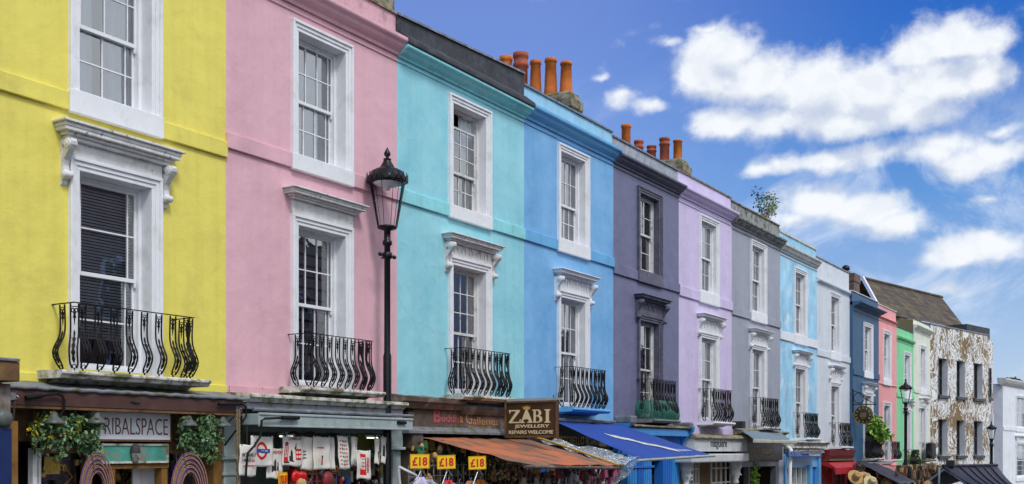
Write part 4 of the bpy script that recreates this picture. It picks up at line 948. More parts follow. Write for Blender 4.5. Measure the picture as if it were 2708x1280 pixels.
# chains, rope, awning cranks
def chain(pts, label, name='chain', mat='chain', r=.010, L_=.034):
    pts = [Vector(p) for p in pts]; mb = MB(); n = int((pts[-1] - pts[0]).length / (L_ * .78))
    for i in range(n):
        t = i / n; c = pts[0].lerp(pts[-1], t); d_ = (pts[-1] - pts[0]).normalized(); s = Vector((1, 0, 0)) if i % 2 else Vector((0, 1, 0))
        q = [c + d_ * math.sin(w) * L_ * .5 + s * math.cos(w) * L_ * .28 for w in [math.pi * 2 * j / 8 for j in range(8)]]
        mb.tube(q, r * .42, 4, closed=True)
    o = mb.build(name, M[mat]); return tag(o, label, name)
chain([W(40, 1065, .50), W(14, 1290, .62)], 'thin rusty chain hanging from the left end of the brown fascia')
chain([W(627, 1092, .48), W(628, 1290, .5)], 'pair of pale chains hanging from the right end of the brown fascia', mat='rope', r=.014, L_=.04)
chain([W(633, 1092, .5), W(633, 1290, .52)], 'second pale chain beside the first at the right of the brown fascia', mat='rope', r=.014, L_=.04)
def hook(px, py, label):
    c = W(px, py, .46); o = MB().box(c.x - .03, c.x + .03, c.y - .012, c.y, c.z - .04, c.z + .04).tube([c + Vector((.02, -.012, -.02)), c + Vector((.03, -.04, -.04)), c + Vector((.05, -.03, -.01)), c + Vector((.04, -.01, .01))], .007, 5).build('steel_hook', M['steel']); tag(o, label, 'hook')
hook(34, 1048, 'steel hook plate on the left end of the brown fascia'); hook(627, 1080, 'steel hook plate on the right end of the brown fascia')
def crank(pts, r, label):
    mb = MB(); q = [W(*p) for p in pts]; mb.tube(q, r * .75, 7); mb.tube([q[0], q[1]], r * 1.25, 8); return tag(mb.build('awning_crank', M['iron']), label, 'awning crank', 'black awning cranks')
crank([(68, 1052, .50), (112, 1046, .50), (150, 1041, .50), (165, 1046, .5), (170, 1060, .5), (168, 1085, .48), (152, 1110, .46), (128, 1145, .44), (106, 1176, .40)], .022, 'bent black awning crank on the left of the brown fascia')
crank([(578, 1069, .50), (640, 1068, .5), (650, 1076, .5), (651, 1100, .5), (640, 1118, .48), (615, 1150, .42), (594, 1178, .3)], .018, 'bent black awning crank across the right end of the brown fascia')
for (a, b, l_) in (((88, 1140, .1), (160, 1075, .42), 'left'), ((592, 1130, .1), (628, 1092, .42), 'right')):
    o = MB().tube([W(*a), W(*b)], .012, 5).build('awning_strut', M['amber_wood'], HOUSES['Y'])
part('Y', 'awning_strut', 'wood_brown', lambda m: m.box(U(86, .2), U(93, .2), -.22, -.18, 2.4, 2.86))
# ---------------------------------------------------------------- pink house: souvenir shop
def pcorn(m):
    a, b = BX[1] + .04, U(1081, .45)
    m.prof_x([(.0, 3.20), (-.40, 3.175), (-.45, 3.165), (-.45, 3.125), (-.40, 3.11), (-.36, 3.06), (-.30, 3.055), (0, 3.05)], a, b)
part('P', 'shop_cornice', 'white_moss', pcorn, bevel=.004)
part('P', 'shop_frieze', 'lead_moss', lambda m: m.box(BX[1] + .05, U(1073, .42), -.36, 0, 2.965, 3.05))
part('P', 'lead_ledge', 'lead', lambda m: m.tube([(BX[1] + .05 + (U(1092, .48) - BX[1] - .05) * i / 30, -.47 + random.uniform(-.006, .006), 2.955 + random.uniform(-.005, .005)) for i in range(31)], .028, 6))
part('P', 'awning_box', 'greengrey', lambda m: (m.box(U(684, .66), U(1092, .66), -.66, -.35, 2.74, 2.89), m.box(U(684, .66) + .003, U(1092, .66) - .003, -.675, -.64, 2.87, 2.905), m.box(U(684, .66) + .003, U(1092, .66) - .003, -.672, -.64, 2.715, 2.745)), bevel=.008)
part('P', 'pilaster', 'greengrey', lambda m: (m.box(U(593, .15), U(625, .15), -.15, .2, -.1, 2.95), m.box(U(589, .18), U(630, .18), -.19, .2, 2.27, 2.33), m.box(U(591, .17), U(628, .17), -.17, .2, 2.05, 2.09)), bevel=.01)
part('P', 'pilaster', 'greengrey', lambda m: (m.box(U(1036, .15), U(1066, .15), -.15, .2, 2.45, 2.95), m.box(U(1033, .2), U(1071, .2), -.22, .2, 2.40, 2.45), m.box(U(1040, .13), U(1060, .13), -.13, .2, -.1, 2.4)), bevel=.01)
part('P', 'transom', 'greengrey_dk', lambda m: (m.box(U(640, 0), U(1036, 0), -.02, .06, 2.66, 2.96), m.box(U(640, -.04), U(1036, -.04), .06, .16, 2.28, 2.34), m.box(U(900, 0), U(925, 0), -.02, .12, -.1, 2.66)))
part('P', 'back_panel', 'greengrey_dk', lambda m: m.box(U(640, -.6), U(925, -.6), .7, .75, -.1, 2.9))
part('P', 'lit_patch', 'lit_lime', lambda m: m.box(U(925, -.3), U(1010, -.3), .4, .44, 2.28, 2.80))  # lit patch of wall, the light painted as a brighter panel
part('P', 'mullion', 'greengrey', lambda m: [m.box(U(x, 0), U(x + 7, 0), -.02, .05, -.1, 2.66) for x in (752, 1010)])
crank([(790, 1105, .70), (745, 1105, .72), (700, 1107, .72), (692, 1112, .72), (691, 1130, .7), (688, 1155, .7), (672, 1180, .7), (655, 1198, .7), (651, 1240, .68), (649, 1280, .66)], .022, 'black awning crank bending down in front of the underground roundel bag')
crank([(1052, 1117, .68), (1073, 1118, .68)], .020, 'short black crank stub on the right end of the white awning box')
crank([(1020, 1180, .35), (1008, 1195, .4), (1005, 1230, .42), (1005, 1290, .42)], .010, 'thin black crank rod right of the phone box bag')
chain([W(654, 1125, .55), W(650, 1290, .5)], 'thin grey chain in front of the PICCADILLY CIRCUS bag', r=.007, L_=.028)
# tote bags
BAGN = [0]
def tote(x0, x1, y0, y1, d, label, tilt=0.0):
    a, b = W(x0, y0, d), W(x1, y0, d); hgt = Z(x0, y0, d) - Z(x0, y1, d); w = b.x - a.x
    root = thing('tote_bag', label, 'bag', ((a.x + b.x) / 2, -d, a.z - hgt), 0, 'cotton bags pegged along the souvenir shop awning')
    ph = random.random() * 9
    def S(u, v, o=0.0):
        return Vector((a.x + w * u + tilt * v * hgt + .006 * math.sin(v * 3 + ph), -d - o + .010 * math.sin(u * 7 + ph) * (.4 + v) + .006 * math.sin(v * 9 + u * 4 + ph), a.z - hgt * v * (1 - .02 * math.sin(u * 5 + ph)) + .006 * math.sin(u * 6.3) - (.012 * math.sin(u * math.pi) if v < .02 else 0)))
    m = MB(); m.sheet(lambda u, v: S(u, v), 12, 14); m.build('cloth', M['canvas'], root, solid=.008)
    hm = MB()
    for t in (.12, .88): hm.obox(S(t, 0) + Vector((0, 0, .01)), (.007, 0, 0), (0, .008, 0), (0, 0, .028))
    hm.build('peg', M['print_black'], root)
    def pr(polys, mat, o=.007, name='print'):
        mm = MB()
        for pl in polys: mm.poly([S(u, v, o) for u, v in pl], .0015, (0, 1, 0))
        mm.build(name, M[mat], root)
    def tx(s, u, v, tw, th, mat): lettering(root, s, S(u, v, .012), tw * w, th * hgt, (1, 0, 0), (0, 0, 1), M[mat], ext=.002)
    return S, pr, tx, root
def rect(a, b, c, e): return [(a, c), (b, c), (b, e), (a, e)]
def phonebox(x, y, w, h):
    P = [rect(x, x + w, y, y + h * .06), rect(x + w * .05, x + w * .95, y + h * .07, y + h * .15), rect(x, x + w * .14, y + .16 * h, y + h * .94), rect(x + w * .86, x + w, y + .16 * h, y + h * .94), rect(x - .02, x + w + .02, y + h * .94, y + h)]
    for i in range(4): P.append(rect(x + w * .14, x + w * .86, y + h * (.24 + i * .17), y + h * (.26 + i * .17)))
    P.append(rect(x + w * .46, x + w * .54, y + h * .16, y + h * .94)); P.append(rect(x + w * .14, x + w * .86, y + h * .76, y + h * .94)); return P
def bus(x, y, w, h):
    return [rect(x, x + w, y, y + h * .16), rect(x, x + w, y + h * .38, y + h * .52), rect(x, x + w, y + h * .74, y + h * .9), rect(x, x + w * .1, y, y + h * .9), rect(x + w * .9, x + w, y, y + h * .9), rect(x + w * .45, x + w * .55, y, y + h * .9)]
def tower(x, y, w, h): return [[(x, y + h), (x, y + h * .25), (x + w * .5, y), (x + w, y + h * .25), (x + w, y + h)], rect(x - w * .5, x, y + h * .6, y + h)]
S, pr, tx, r_ = tote(663, 722, 1152, 1234, .50, 'cotton bag printed with a red ring roundel reading LONDON', -.02)
def ringp(cx, cy, ru, rv, k=.68, n=24):
    out = []
    for i in range(n):
        a, b = 2 * math.pi * i / n, 2 * math.pi * (i + 1) / n
        out.append([(cx + ru * math.cos(a), cy + rv * math.sin(a)), (cx + ru * math.cos(b), cy + rv * math.sin(b)), (cx + ru * k * math.cos(b), cy + rv * k * math.sin(b)), (cx + ru * k * math.cos(a), cy + rv * k * math.sin(a))])
    return out
pr(ringp(.50, .48, .27, .29), 'print_red'); pr([rect(.22, .86, .43, .55)], 'print_blue', .010); tx('LONDON', .50, .49, .48, .065, 'sign_white')
S, pr, tx, r_ = tote(634, 679, 1175, 1260, .56, 'cotton bag reading PICCADILLY CIRCUS W1 in black and red', .0)
tx('PICCADILLY', .5, .32, .8, .11, 'print_black'); tx('CIRCUS', .36, .50, .5, .10, 'print_black'); tx('W1', .78, .50, .2, .10, 'print_red'); tx('CITY OF WESTMINSTER', .5, .66, .8, .05, 'print_red')
S, pr, tx, r_ = tote(706, 747, 1184, 1267, .44, 'cotton bag with red LONDON title above a small black sketch of a bus', .0)
tx('LONDON', .5, .14, .8, .10, 'print_red'); pr(tower(.42, .35, .12, .4) + tower(.62, .42, .08, .3) + [rect(.3, .38, .6, .8)], 'print_black'); pr(bus(.5, .72, .3, .18), 'print_red')
S, pr, tx, r_ = tote(748, 801, 1152, 1233, .46, 'cotton bag with dark LONDON title over red phone box, tower and red bus', -.0)
tx('LONDON', .55, .09, .62, .10, 'maroon'); pr(phonebox(.08, .26, .17, .62) + bus(.60, .42, .32, .40), 'print_red'); pr(tower(.36, .45, .10, .38) + tower(.58, .24, .06, .2) + [rect(.3, .5, .82, .86), rect(.08, .3, .88, .92), rect(.12, .22, .22, .27)], 'print_black')
S, pr, tx, r_ = tote(797, 836, 1154, 1243, .43, 'plain cotton bag with a small column of faint text, left of the double one', -.02)
tx('from', .2, .45, .18, .05, 'print_black'); tx('London', .2, .55, .22, .05, 'print_black'); tx('with love', .22, .65, .24, .05, 'print_black')
S, pr, tx, r_ = tote(828, 872, 1153, 1242, .45, 'cotton bag with small red London script and a tiny guardsman', .0)
tx('London', .4, .34, .5, .06, 'print_red'); pr([rect(.52, .60, .66, .80)], 'print_red'); pr([rect(.52, .60, .58, .655), rect(.52, .60, .80, .86)], 'print_black'); pr([rect(.12 + i * .13, .14 + i * .13, .56 + .06 * math.sin(i * 2), .78) for i in range(3)], 'gold')
S, pr, tx, r_ = tote(871, 884, 1153, 1242, .42, 'narrow folded cotton bag seen edge on', .0)
S, pr, tx, r_ = tote(892, 919, 1152, 1241, .50, 'tilted narrow cotton bag covered in rows of tiny red and black icons', .12)
q1, q2 = [], []
for i in range(7):
    for j in range(4):
        (q1 if (i * 3 + j * 5) % 3 == 0 else q2).append(rect(.12 + j * .21 + .02 * (i % 2), .12 + j * .21 + .10 + .03 * ((i + j) % 2), .14 + i * .115, .14 + i * .115 + .045 + .02 * ((i * j) % 2)))
pr(q1, 'print_red'); pr(q2, 'print_black')
S, pr, tx, r_ = tote(929, 944, 1153, 1232, .46, 'half hidden cotton bag with a red strip behind the phone box bag', .03); pr([rect(.5, .75, .1, .35)], 'print_red')
S, pr, tx, r_ = tote(942, 979, 1190, 1268, .60, 'cotton bag with a large red phone box and upright red LONDON', .03)
pr(phonebox(.27, .14, .34, .72), 'print_red')
lettering(r_, 'LONDON', S(.74, .5, .014), .5 * (S(0, 0) - S(0, 1)).length, .16 * (S(0, 0) - S(1, 0)).length, (0, 0, -1), (1, 0, 0), M['print_red'])
S, pr, tx, r_ = tote(991, 1003, 1157, 1228, .44, 'narrow cotton bag with a black stripe of text left of the lamp post', .0); pr([rect(.55, .8, .5, .9)], 'print_black')
S, pr, tx, r_ = tote(1008, 1021, 1153, 1226, .42, 'narrow cotton bag partly behind the lamp post', .0); pr([rect(.3, .6, .35, .75)], 'print_black')
o = MB().tube([W(640, 1146, .45)] + [W(640 + i * 26, 1147 + 2.5 * math.sin(i * 1.9), .45) for i in range(1, 16)], .006, 5).build('cable', M['print_black']); tag(o, 'thin black line the cotton bags are pegged to', 'line')
o = MB().tube([W(745 + i * 9, 1146 + 5 * math.sin(i * 1.3), .30) for i in range(12)] , .012, 5).build('cable', M['print_black']); tag(o, 'tangle of black cable above the pegged bags', 'cable')
# striplights
for (x, y, l_) in ((757, 1152, 'left'), (985, 1156, 'right')):
    c = W(x, y, .33); root = thing('strip_light', 'small fluorescent strip light at the %s above the pegged bags' % l_, 'lamp', c)
    e_ = bpy.data.materials.new('lit_tube'); e_.use_nodes = True; e_.node_tree.nodes['Principled BSDF'].inputs['Emission Color'].default_value = (.85, 1, .8, 1); e_.node_tree.nodes['Principled BSDF'].inputs['Emission Strength'].default_value = 1.6
    MB().box(c.x - .14, c.x + .14, c.y - .03, c.y + .03, c.z, c.z + .03).build('casing', M['shop_white'], root)
    MB().tube([c + Vector((-.13, 0, -.012)), c + Vector((.13, 0, -.012))], .010, 8).build('tube', e_, root)
# price cards and goods
def card(px, py, w, h, d, text, label, tilt=0.0, dep=True):
    c = W(px, py, d); root = thing('price_card', label, 'price card', (c.x, c.y, c.z - h / 2), 0, 'yellow price cards')
    rt = Vector((math.cos(CARDYAW) , math.sin(CARDYAW), 0)); upv = Vector((0, 0, 1)); r2 = (rt * math.cos(tilt) + upv * math.sin(tilt)); u2 = (upv * math.cos(tilt) - rt * math.sin(tilt)); nn = rt.cross(upv)
    m = MB(); m.obox(c, r2 * w / 2, u2 * h / 2, nn * .004); m.build('card', M['yellow_card'], root)
    m = MB()
    for s in (-1, 1): m.obox(c + u2 * s * (h / 2 - .008) + nn * .005, r2 * (w / 2 - .006), u2 * .002, nn * .001); m.obox(c + r2 * s * (w / 2 - .008) + nn * .005, r2 * .002, u2 * (h / 2 - .006), nn * .001)
    m.build('border', M['print_red'], root)
    lettering(root, text, c + nn * .007, w * .78, h * .62, r2, u2, M['print_red'], off=.028)
    return c, root
CARDYAW = math.radians(-38)
def stand(px, pyt, pyb, d, s, label, cards=True):
    a = W(px + s * 4, pyt, d); b = W(px - 22, pyb, d)
    o = MB().tube([a, b], .012, 6).tube([a, a + Vector((.07, -.03, -.10))], .010, 6).tube([a, a + Vector((.03, 0, .03))], .008, 5).build('clamp_arm', M['steel']); tag(o, label, 'clamp', 'steel clamp arms holding the price cards')
cards = [(1110, 1220, 0.0, 'price card £18, leftmost of the three under the orange awning'), (1180, 1222, .03, 'price card £18 in the middle of the three under the orange awning'), (1262, 1224, .03, 'price card £18 nearest the orange awning\'s metal bar')]
for i, (x, y, tl, lb) in enumerate(cards):
    card(x, y, .285, .205, 1.9, '£18', lb, tl)
    stand(x + 8, 1240, 1290, 1.88, -1, ['steel clamp arm below the leftmost £18 card', 'steel clamp arm below the middle £18 card', 'steel clamp arm below the £18 card nearest the bar'][i])
CARDYAW = 0.0
card(748, 1268, .17, .20, .50, '2 FOR £10', 'small yellow price card below the bag with the sketched bus')
card(822, 1247, .26, .07, .2, 'SALE', 'yellow strip card high behind the middle bags')
card(885, 1240, .13, .10, .2, '£4', 'small yellow card behind the edge-on bag')
CARDYAW = 0.0
# goods below the bags
def blob(name, c, r, mat, label, cat, sc=(1, 1, 1), seg=14):
    m = MB(); n = 10
    c = Vector(c)
    vs = []
    for i in range(n + 1):
        for j in range(seg):
            th, ph = math.pi * i / n, 2 * math.pi * j / seg
            p = Vector((math.sin(th) * math.cos(ph) * sc[0], math.sin(th) * math.sin(ph) * sc[1], math.cos(th) * sc[2])); p *= r * (1 + .22 * noise.noise(p * 3 + c * 5)); vs.append(c + p)
    m.add(vs, [(i * seg + j, i * seg + (j + 1) % seg, (i + 1) * seg + (j + 1) % seg, (i + 1) * seg + j) for i in range(n) for j in range(seg)], 0, True)
    return tag(m.build(name, M[mat]), label, cat)
M['gloss_red'] = plain('glossy_red', (.55, .01, .015), .2)
blob('handbag', W(783, 1262, .45), .10, 'gloss_red', 'shiny red heart-shaped handbag hanging under the LONDON phone box bag', 'handbag', (1, .5, 1))
blob('handbag', W(800, 1262, .42), .085, 'gloss_red', 'second shiny red handbag overlapping the first one', 'handbag', (1, .5, 1.1))
blob('soft_toy', W(795, 1281, .50), .085, 'straw', 'tan fluffy soft toy below the red handbags', 'toy')
blob('souvenir_bundle', W(866, 1270, .45), .11, 'maroon', 'dark red bundle of keyrings below the guardsman bag', 'souvenirs', (1.0, .6, 1.2))
def grid(px0, px1, py0, d, nx, label, hgt=.6):
    a, b = U(px0, d), U(px1, d); zt = Z(px0, py0, d); m = MB()
    for i in range(nx + 1): x = a + (b - a) * i / nx; m.tube([(x, -d, zt), (x, -d, zt - hgt)], .005, 4)
    k = (b - a) / nx
    for j in range(int(hgt / k) + 1): m.tube([(a, -d, zt - j * k), (b, -d, zt - j * k)], .005, 4)
    return tag(m.build('wire_grid', M['steel']), label, 'wire rack')
grid(770, 890, 1255, .3, 9, 'white wire rack behind the red handbags')
grid(1080, 1285, 1232, .8, 13, 'wire grid rack behind the £18 price cards')
# ---------------------------------------------------------------- turquoise house shop: weathered fascia, orange awning, blade sign
def oldledge(m):
    a, b = U(1068, .36), BX[3] - .03
    m.sheet(lambda u, v: Vector((a + (b - a) * u, -.0 - .36 * v + .01 * noise.noise(Vector((u * 20, v, 3))), 3.33 - .05 * v + .02 * noise.noise(Vector((u * 14, v * 3, 0))))), 60, 3)
    m.prof_x([(0, 3.31), (-.34, 3.285), (-.36, 3.27), (-.35, 3.21), (-.30, 3.18), (-.26, 3.10), (0, 3.10)], a, a + (b - a) * .42)
    m.prof_x([(0, 3.20), (-.30, 3.19), (-.28, 3.10), (-.24, 3.04), (0, 3.04)], a + (b - a) * .425, b)
part('T', 'shop_cornice', 'wood_grey', oldledge)
part('T', 'fascia', 'wood_grey', lambda m: m.box(U(1092, .18), BX[3] - .05, -.18, .0, 2.76, 3.10))
part('T', 'lead_ledge', 'lead_moss', lambda m: m.prof_x([(0, 2.80), (-.19, 2.795), (-.30, 2.72), (-.30, 2.68), (0, 2.68)], U(1075, .25), BX[3] - .03))
part('T', 'pilaster', 'wood_grey', lambda m: (m.box(U(1078, .15), U(1106, .15), -.26, .1, 2.42, 2.68), m.box(U(1074, .15), U(1090, .15), -.2, .1, 2.88, 3.04), m.box(U(1080, .12), U(1096, .12), -.14, .1, -.1, 2.42)), bevel=.01)
M['faded_red'] = surf('faded_red_letter', (.42, .10, .11), .8, .3, 30, dirt=(.15, .1, .08), da=.9, ds=60, bump=0)
M['faded_gold'] = surf('faded_gold_letter', (.50, .33, .12), .8, .3, 30, dirt=(.2, .13, .08), da=.8, ds=60, bump=0)
xa_, xb_ = U(1147, .19), U(1318, .19)
wl_ = xb_ - xa_
for s_, f0, f1, hh_, off_ in (('B', 0.0, .10, .21, .0), ('uddh', .115, .365, .13, .0), ('a', .39, .43, .11, 0), ('G', .475, .575, .20, 0), ('alleries', .59, 1.0, .14, 0)):
    ccx = xa_ + wl_ * (f0 + f1) / 2; zz = 2.955 - .03 * (f0 + f1) / 2 + (.03 if s_ in 'BG' else .0)
    lettering(HOUSES['T'], s_, (ccx, -.184, zz), wl_ * (f1 - f0) * 1.04, hh_ * 1.12, (1, 0, 0), (0, 0, 1), M['faded_red'], off=.035)
    lettering(HOUSES['T'], s_, (ccx - .008, -.190, zz), wl_ * (f1 - f0), hh_, (1, 0, 0), (0, 0, 1), M['faded_gold'] if s_ not in ('B', 'uddh') else M['faded_red'])
# orange awning
aw = part('T', 'awning', 'orange_cloth', lambda m: pquad(m, [(1109, 1156, .32), (1400, 1163, .32), (1632, 1230, 2.40), (1396, 1229, 2.43)], 0, 30, 20, sag=.0, jit=.03), solid=.006)
aw2 = MB(); aw2.tube([W(1388, 1234, 2.45), W(1500, 1236, 2.44), W(1648, 1238, 2.43)], .028, 8); aw2.obox(W(1640, 1235, 2.43), (.06, 0, 0), (0, .05, 0), (0, 0, .045)); aw2.build('front_bar', M['wood_grey'], aw)
MB().tube([W(1290, 1190, .35), W(1395, 1238, 2.38)], .016, 6).tube([W(1580, 1175, .35), W(1640, 1240, 2.38)], .016, 6).build('awning_arm', M['steel'], aw)
t = NT('clear_plastic_sheet'); gl = t.n('BsdfGlossy'); gl.inputs['Roughness'].default_value = .12; df_ = t.n('BsdfDiffuse'); df_.inputs[0].default_value = (.55, .58, .60, 1); tr_ = t.n('BsdfTransparent')
bp = t.bump(t.noise(7, 6, .7, None, 1.5), 1.0, .12); t.l(bp, gl.inputs['Normal']); mA = t.n('MixShader'); mA.inputs[0].default_value = .45; t.l(df_.outputs[0], mA.inputs[1]); t.l(gl.outputs[0], mA.inputs[2])
mB = t.n('MixShader'); t.l(t.ramp(t.noise(5, 6, .7, None, 2.0), [(.40, .25), (.60, .95)]), mB.inputs[0]); t.l(tr_.outputs[0], mB.inputs[1]); t.l(mA.outputs[0], mB.inputs[2]); t.l(mB.outputs[0], t.t.nodes['Material Output'].inputs['Surface']); M['plastic'] = t.mat
pl = MB(); pquad(pl, [(1412, 1160, .34), (1470, 1165, .34), (1692, 1212, 2.42), (1640, 1232, 2.42)], 0, 16, 24, jit=.09)
pquad(pl, [(1640, 1234, 2.42), (1692, 1213, 2.42), (1655, 1262, 2.3), (1600, 1300, 2.2)], 0, 8, 8, jit=.05)
o = pl.build('rain_cover', M['plastic']); tag(o, 'crumpled clear plastic rain cover sagging beside the orange awning', 'plastic sheet')
o = MB().tube([W(1418, 1158, .40), W(1440, 1163, .6), W(1540, 1196, 1.6), W(1636, 1230, 2.44)], .022, 6).build('strap', M['gold']); tag(o, 'yellow-brown strap along the edge of the clear rain cover', 'strap')
# metal bar and blade sign
UZ = U(1337, .44) - .02; o = MB().box(UZ + .0, UZ + .04, -.0, -1.65, 3.30, 3.345).build('sign_bar', M['greengrey']) ; tag(o, 'long metal bar carrying the ZABI sign out from the turquoise wall', 'sign bracket')
UZ = U(1337, .44) - .02
def bl(px, py):      # point on the vertical plane x = UZ + .02
    r = ray(px, py); k = (UZ + .02) / r.x; return CAM + r * k
zr_ = thing('hanging_sign', 'dark wood hanging sign reading ZABI JEWELLERY REPAIRS WELCOME with gold crown', 'sign', (UZ, -.8, 2.5))
A_, B_ = bl(1337, 1062), bl(1476, 1157); y0_, y1_, z1_, z0_ = A_.y, B_.y, A_.z, B_.z
M['sign_wood'] = surf('dark_sign_wood', (.075, .04, .016), .5, .35, 2, streak=0, dirt=(.03, .015, .006), da=.7, ds=6, bump=.3, bs=20)
MB().box(UZ, UZ + .05, y1_, y0_, z0_, z1_).build('board', M['sign_wood'], zr_)
fr = MB(); e_ = .035
for (a, b, c, d_) in ((y1_, y0_, z1_ - e_, z1_), (y1_, y0_, z0_, z0_ + e_), (y0_ - e_, y0_, z0_ + e_, z1_ - e_), (y1_, y1_ + e_, z0_ + e_, z1_ - e_)): fr.box(UZ - .025, UZ - .001, a, b, c, d_)
fr.build('frame', M['wood_brown'], zr_, bevel=.005)
hk = MB(); 
for y in (y0_ - .1, y1_ + .1): hk.tube([(UZ + .02, y, z1_), (UZ + .02, y, z1_ + .10)], .008, 5)
hk.build('hanger', M['iron'], zr_)
rt, up_ = Vector((0, -1, 0)), Vector((0, 0, 1)); xs_ = UZ - .006; Wd, Hd = y0_ - y1_, z1_ - z0_
def sp_(f, g): return Vector((xs_, y0_ - Wd * f, z1_ - Hd * g))
# serif capitals drawn as outlines (unit box)
def serif(ch):
    s = .10
    if ch == 'Z': return [[(0, 1), (.86, 1), (.9, .9), (.26, s), (.84, s), (.90, .3), (.96, .3), (.94, 0), (0, 0), (0, .08), (.60, 1 - s), (.16, 1 - s), (.10, .74), (.04, .74)]]
    if ch == 'A': return [[(0, 0), (.36, 0), (.36, .07), (.24, .09), (.31, .28), (.62, .28), (.68, .09), (.56, .07), (.56, 0), (1, 0), (1, .07), (.92, .09), (.56, 1), (.44, 1), (.10, .09), (0, .07)], ]
    if ch == 'I': return [[(0, 0), (1, 0), (1, .07), (.76, .1), (.76, .9), (1, .93), (1, 1), (0, 1), (0, .93), (.24, .9), (.24, .1), (0, .07)]]
    if ch == 'B': return [[(0, 0), (.2, 0), (.34, 0), (.34, 1), (0, 1), (0, .93), (.12, .9), (.12, .1), (0, .07)], [(.341, 0), (.70, .02), (.92, .12), (.95, .28), (.88, .44), (.70, .53), (.84, .64), (.86, .78), (.78, .92), (.60, 1), (.341, 1), (.341, .92), (.52, .9), (.62, .78), (.6, .66), (.5, .57), (.341, .56), (.341, .48), (.56, .46), (.68, .34), (.68, .18), (.56, .09), (.341, .08)]]
lt = MB()
for ch, f0, f1 in (('Z', .08, .32), ('A', .29, .55), ('B', .53, .73), ('I', .76, .87)):
    for pl_ in serif(ch):
        lt.poly([sp_(f0 + (f1 - f0) * x, .60 - .36 * y) for x, y in pl_], .004, (-1, 0, 0))
lt.build('lettering', M['cream_letter'], zr_)
MB().poly([sp_(.385 + .02, .40 + .12), sp_(.445, .40 + .12), sp_(.425, .38)], .002, (-1, 0, 0)).build('lettering', M['sign_wood'], zr_) if False else None
lettering(zr_, 'JEWELLERY', sp_(.52, .70), Wd * .66, Hd * .115, rt, up_, M['cream_letter'], off=.02)
lettering(zr_, 'REPAIRS WELCOME', sp_(.50, .85), Wd * .84, Hd * .10, rt, up_, M['cream_letter'], off=.02)
cr = MB(); cr.poly([sp_(.345 + x * .15, .235 - y * .13) for x, y in ((0.1, 0), (.9, 0), (1, .75), (.78, .45), (.68, .85), (.5, .5), (.5, 1.0), (.42, .5), (.32, .85), (.22, .45), (0, .75))], .003, (-1, 0, 0)); cr.build('crown', M['gold'], zr_)
# busts and hanging goods under the orange awning
def bust(px, py, d, label, s=1.0):
    c = W(px, py, d); root = thing('jewellery_bust', label, 'display bust', (c.x, c.y, c.z - .35 * s), 0, 'cream necklace busts')
    MB().lathe([(.001, .0), (.045 * s, -.002), (.05 * s, -.015), (.045 * s, -.05), (.05 * s, -.09), (.10 * s, -.13), (.135 * s, -.17), (.14 * s, -.25), (.11 * s, -.35), (.001, -.35)], c, 18).build('bust', M['cream_bar'], root)
    q = [c + Vector((.085 * s * math.cos(w), -.085 * s * math.sin(w) - .02, -.115 * s - .05 * s * math.sin(w))) for w in [math.pi * i / 10 for i in range(11)]]
    MB().tube(q, .006, 5).build('necklace', M['gold'], root)
bust(1386, 1262, 1.5, 'cream necklace bust, leftmost under the orange awning'); bust(1419, 1262, 1.5, 'cream necklace bust between the other two'); bust(1450, 1264, 1.5, 'cream necklace bust, rightmost of the three'); 
CL = [('garment', (1112, 1262, 1.5), 'lilac', 'mauve garment on a hanger below the leftmost price card'), ('garment', (1135, 1268, 1.45), 'grey', 'grey garment on a hanger beside the mauve one'), ('garment', (1186, 1270, 1.4), 'red', 'red garment on a hanger below the middle price card'), ('garment', (1215, 1276, 1.4), 'print_black', 'dark green-black garment beside the red one'), ('garment', (1245, 1272, 1.4), 'orange_cloth', 'rust garment below the third price card'), ('garment', (1272, 1268, 1.35), 'terracotta', 'bright orange garment on a hanger beside the rust one')]
def garment(px, py, d, mat, label):
    c = W(px, py, d); root = thing('garment', label, 'clothing', (c.x, c.y, c.z - .8), 0, 'garments on hangers under the orange awning')
    m = MB(); ax = Vector((.75, -.5, 0)).normalized()
    def fn(u, v):
        hw = .05 + .15 * min(1, v * 6) if v < .2 else .2
        x = (u - .5) * 2
        return c + ax * x * hw + Vector((0, 0, -.10 * abs(x) * min(1, v * 8) - .8 * v)) + Vector((.5, .75, 0)) * .02 * math.sin(u * 14 + v * 3)
    m.sheet(fn, 14, 10); m.build('cloth', M[mat], root, solid=.03)
    MB().tube([c + ax * -.17 + Vector((0, 0, -.10)), c, c + ax * .17 + Vector((0, 0, -.10))], .008, 5).tube([c, c + Vector((0, 0, .04)), c + Vector((.02, 0, .06)), c + Vector((.03, 0, .04))], .004, 5).build('hanger', M['steel'], root)
for n_, (x, y, d), m_, l_ in CL: garment(x, y, d, m_, l_)
o = MB().tube([W(1052, 1240, 1.3), W(1056, 1234, 1.3), W(1098, 1256, 1.3), W(1110, 1268, 1.3)], .020, 8).tube([W(1053, 1240, 1.3), W(1060, 1300, 1.3)], .020, 8).build('clothes_rail', M['shop_white']); tag(o, 'white tubular clothes rail left of the price cards', 'clothes rail')
def beads(px, py, d, n, label, mats):
    c = W(px, py, d); m = MB()
    for i in range(n):
        x = c.x + random.uniform(-.35, .35); z = c.z + random.uniform(-.3, .15); y = -d + random.uniform(-.2, .2)
        m.lathe([(.001, -.03), (.022, -.015), (.026, .005), (.012, .028), (.001, .03)], (x, y, z), 8, random.randrange(len(mats)))
    m_ = m.build('hanging_trinkets', [M[k] for k in mats]); return tag(m_, label, 'trinkets', None, 'stuff')
beads(1330, 1225, .9, 120, 'dense cluster of hanging metal and shell trinkets', ['steel', 'straw', 'chain', 'gold'])
beads(1510, 1262, 1.6, 160, 'hanging red and pale bead strings under the awning bar', ['maroon', 'sign_white', 'chain', 'lilac'])
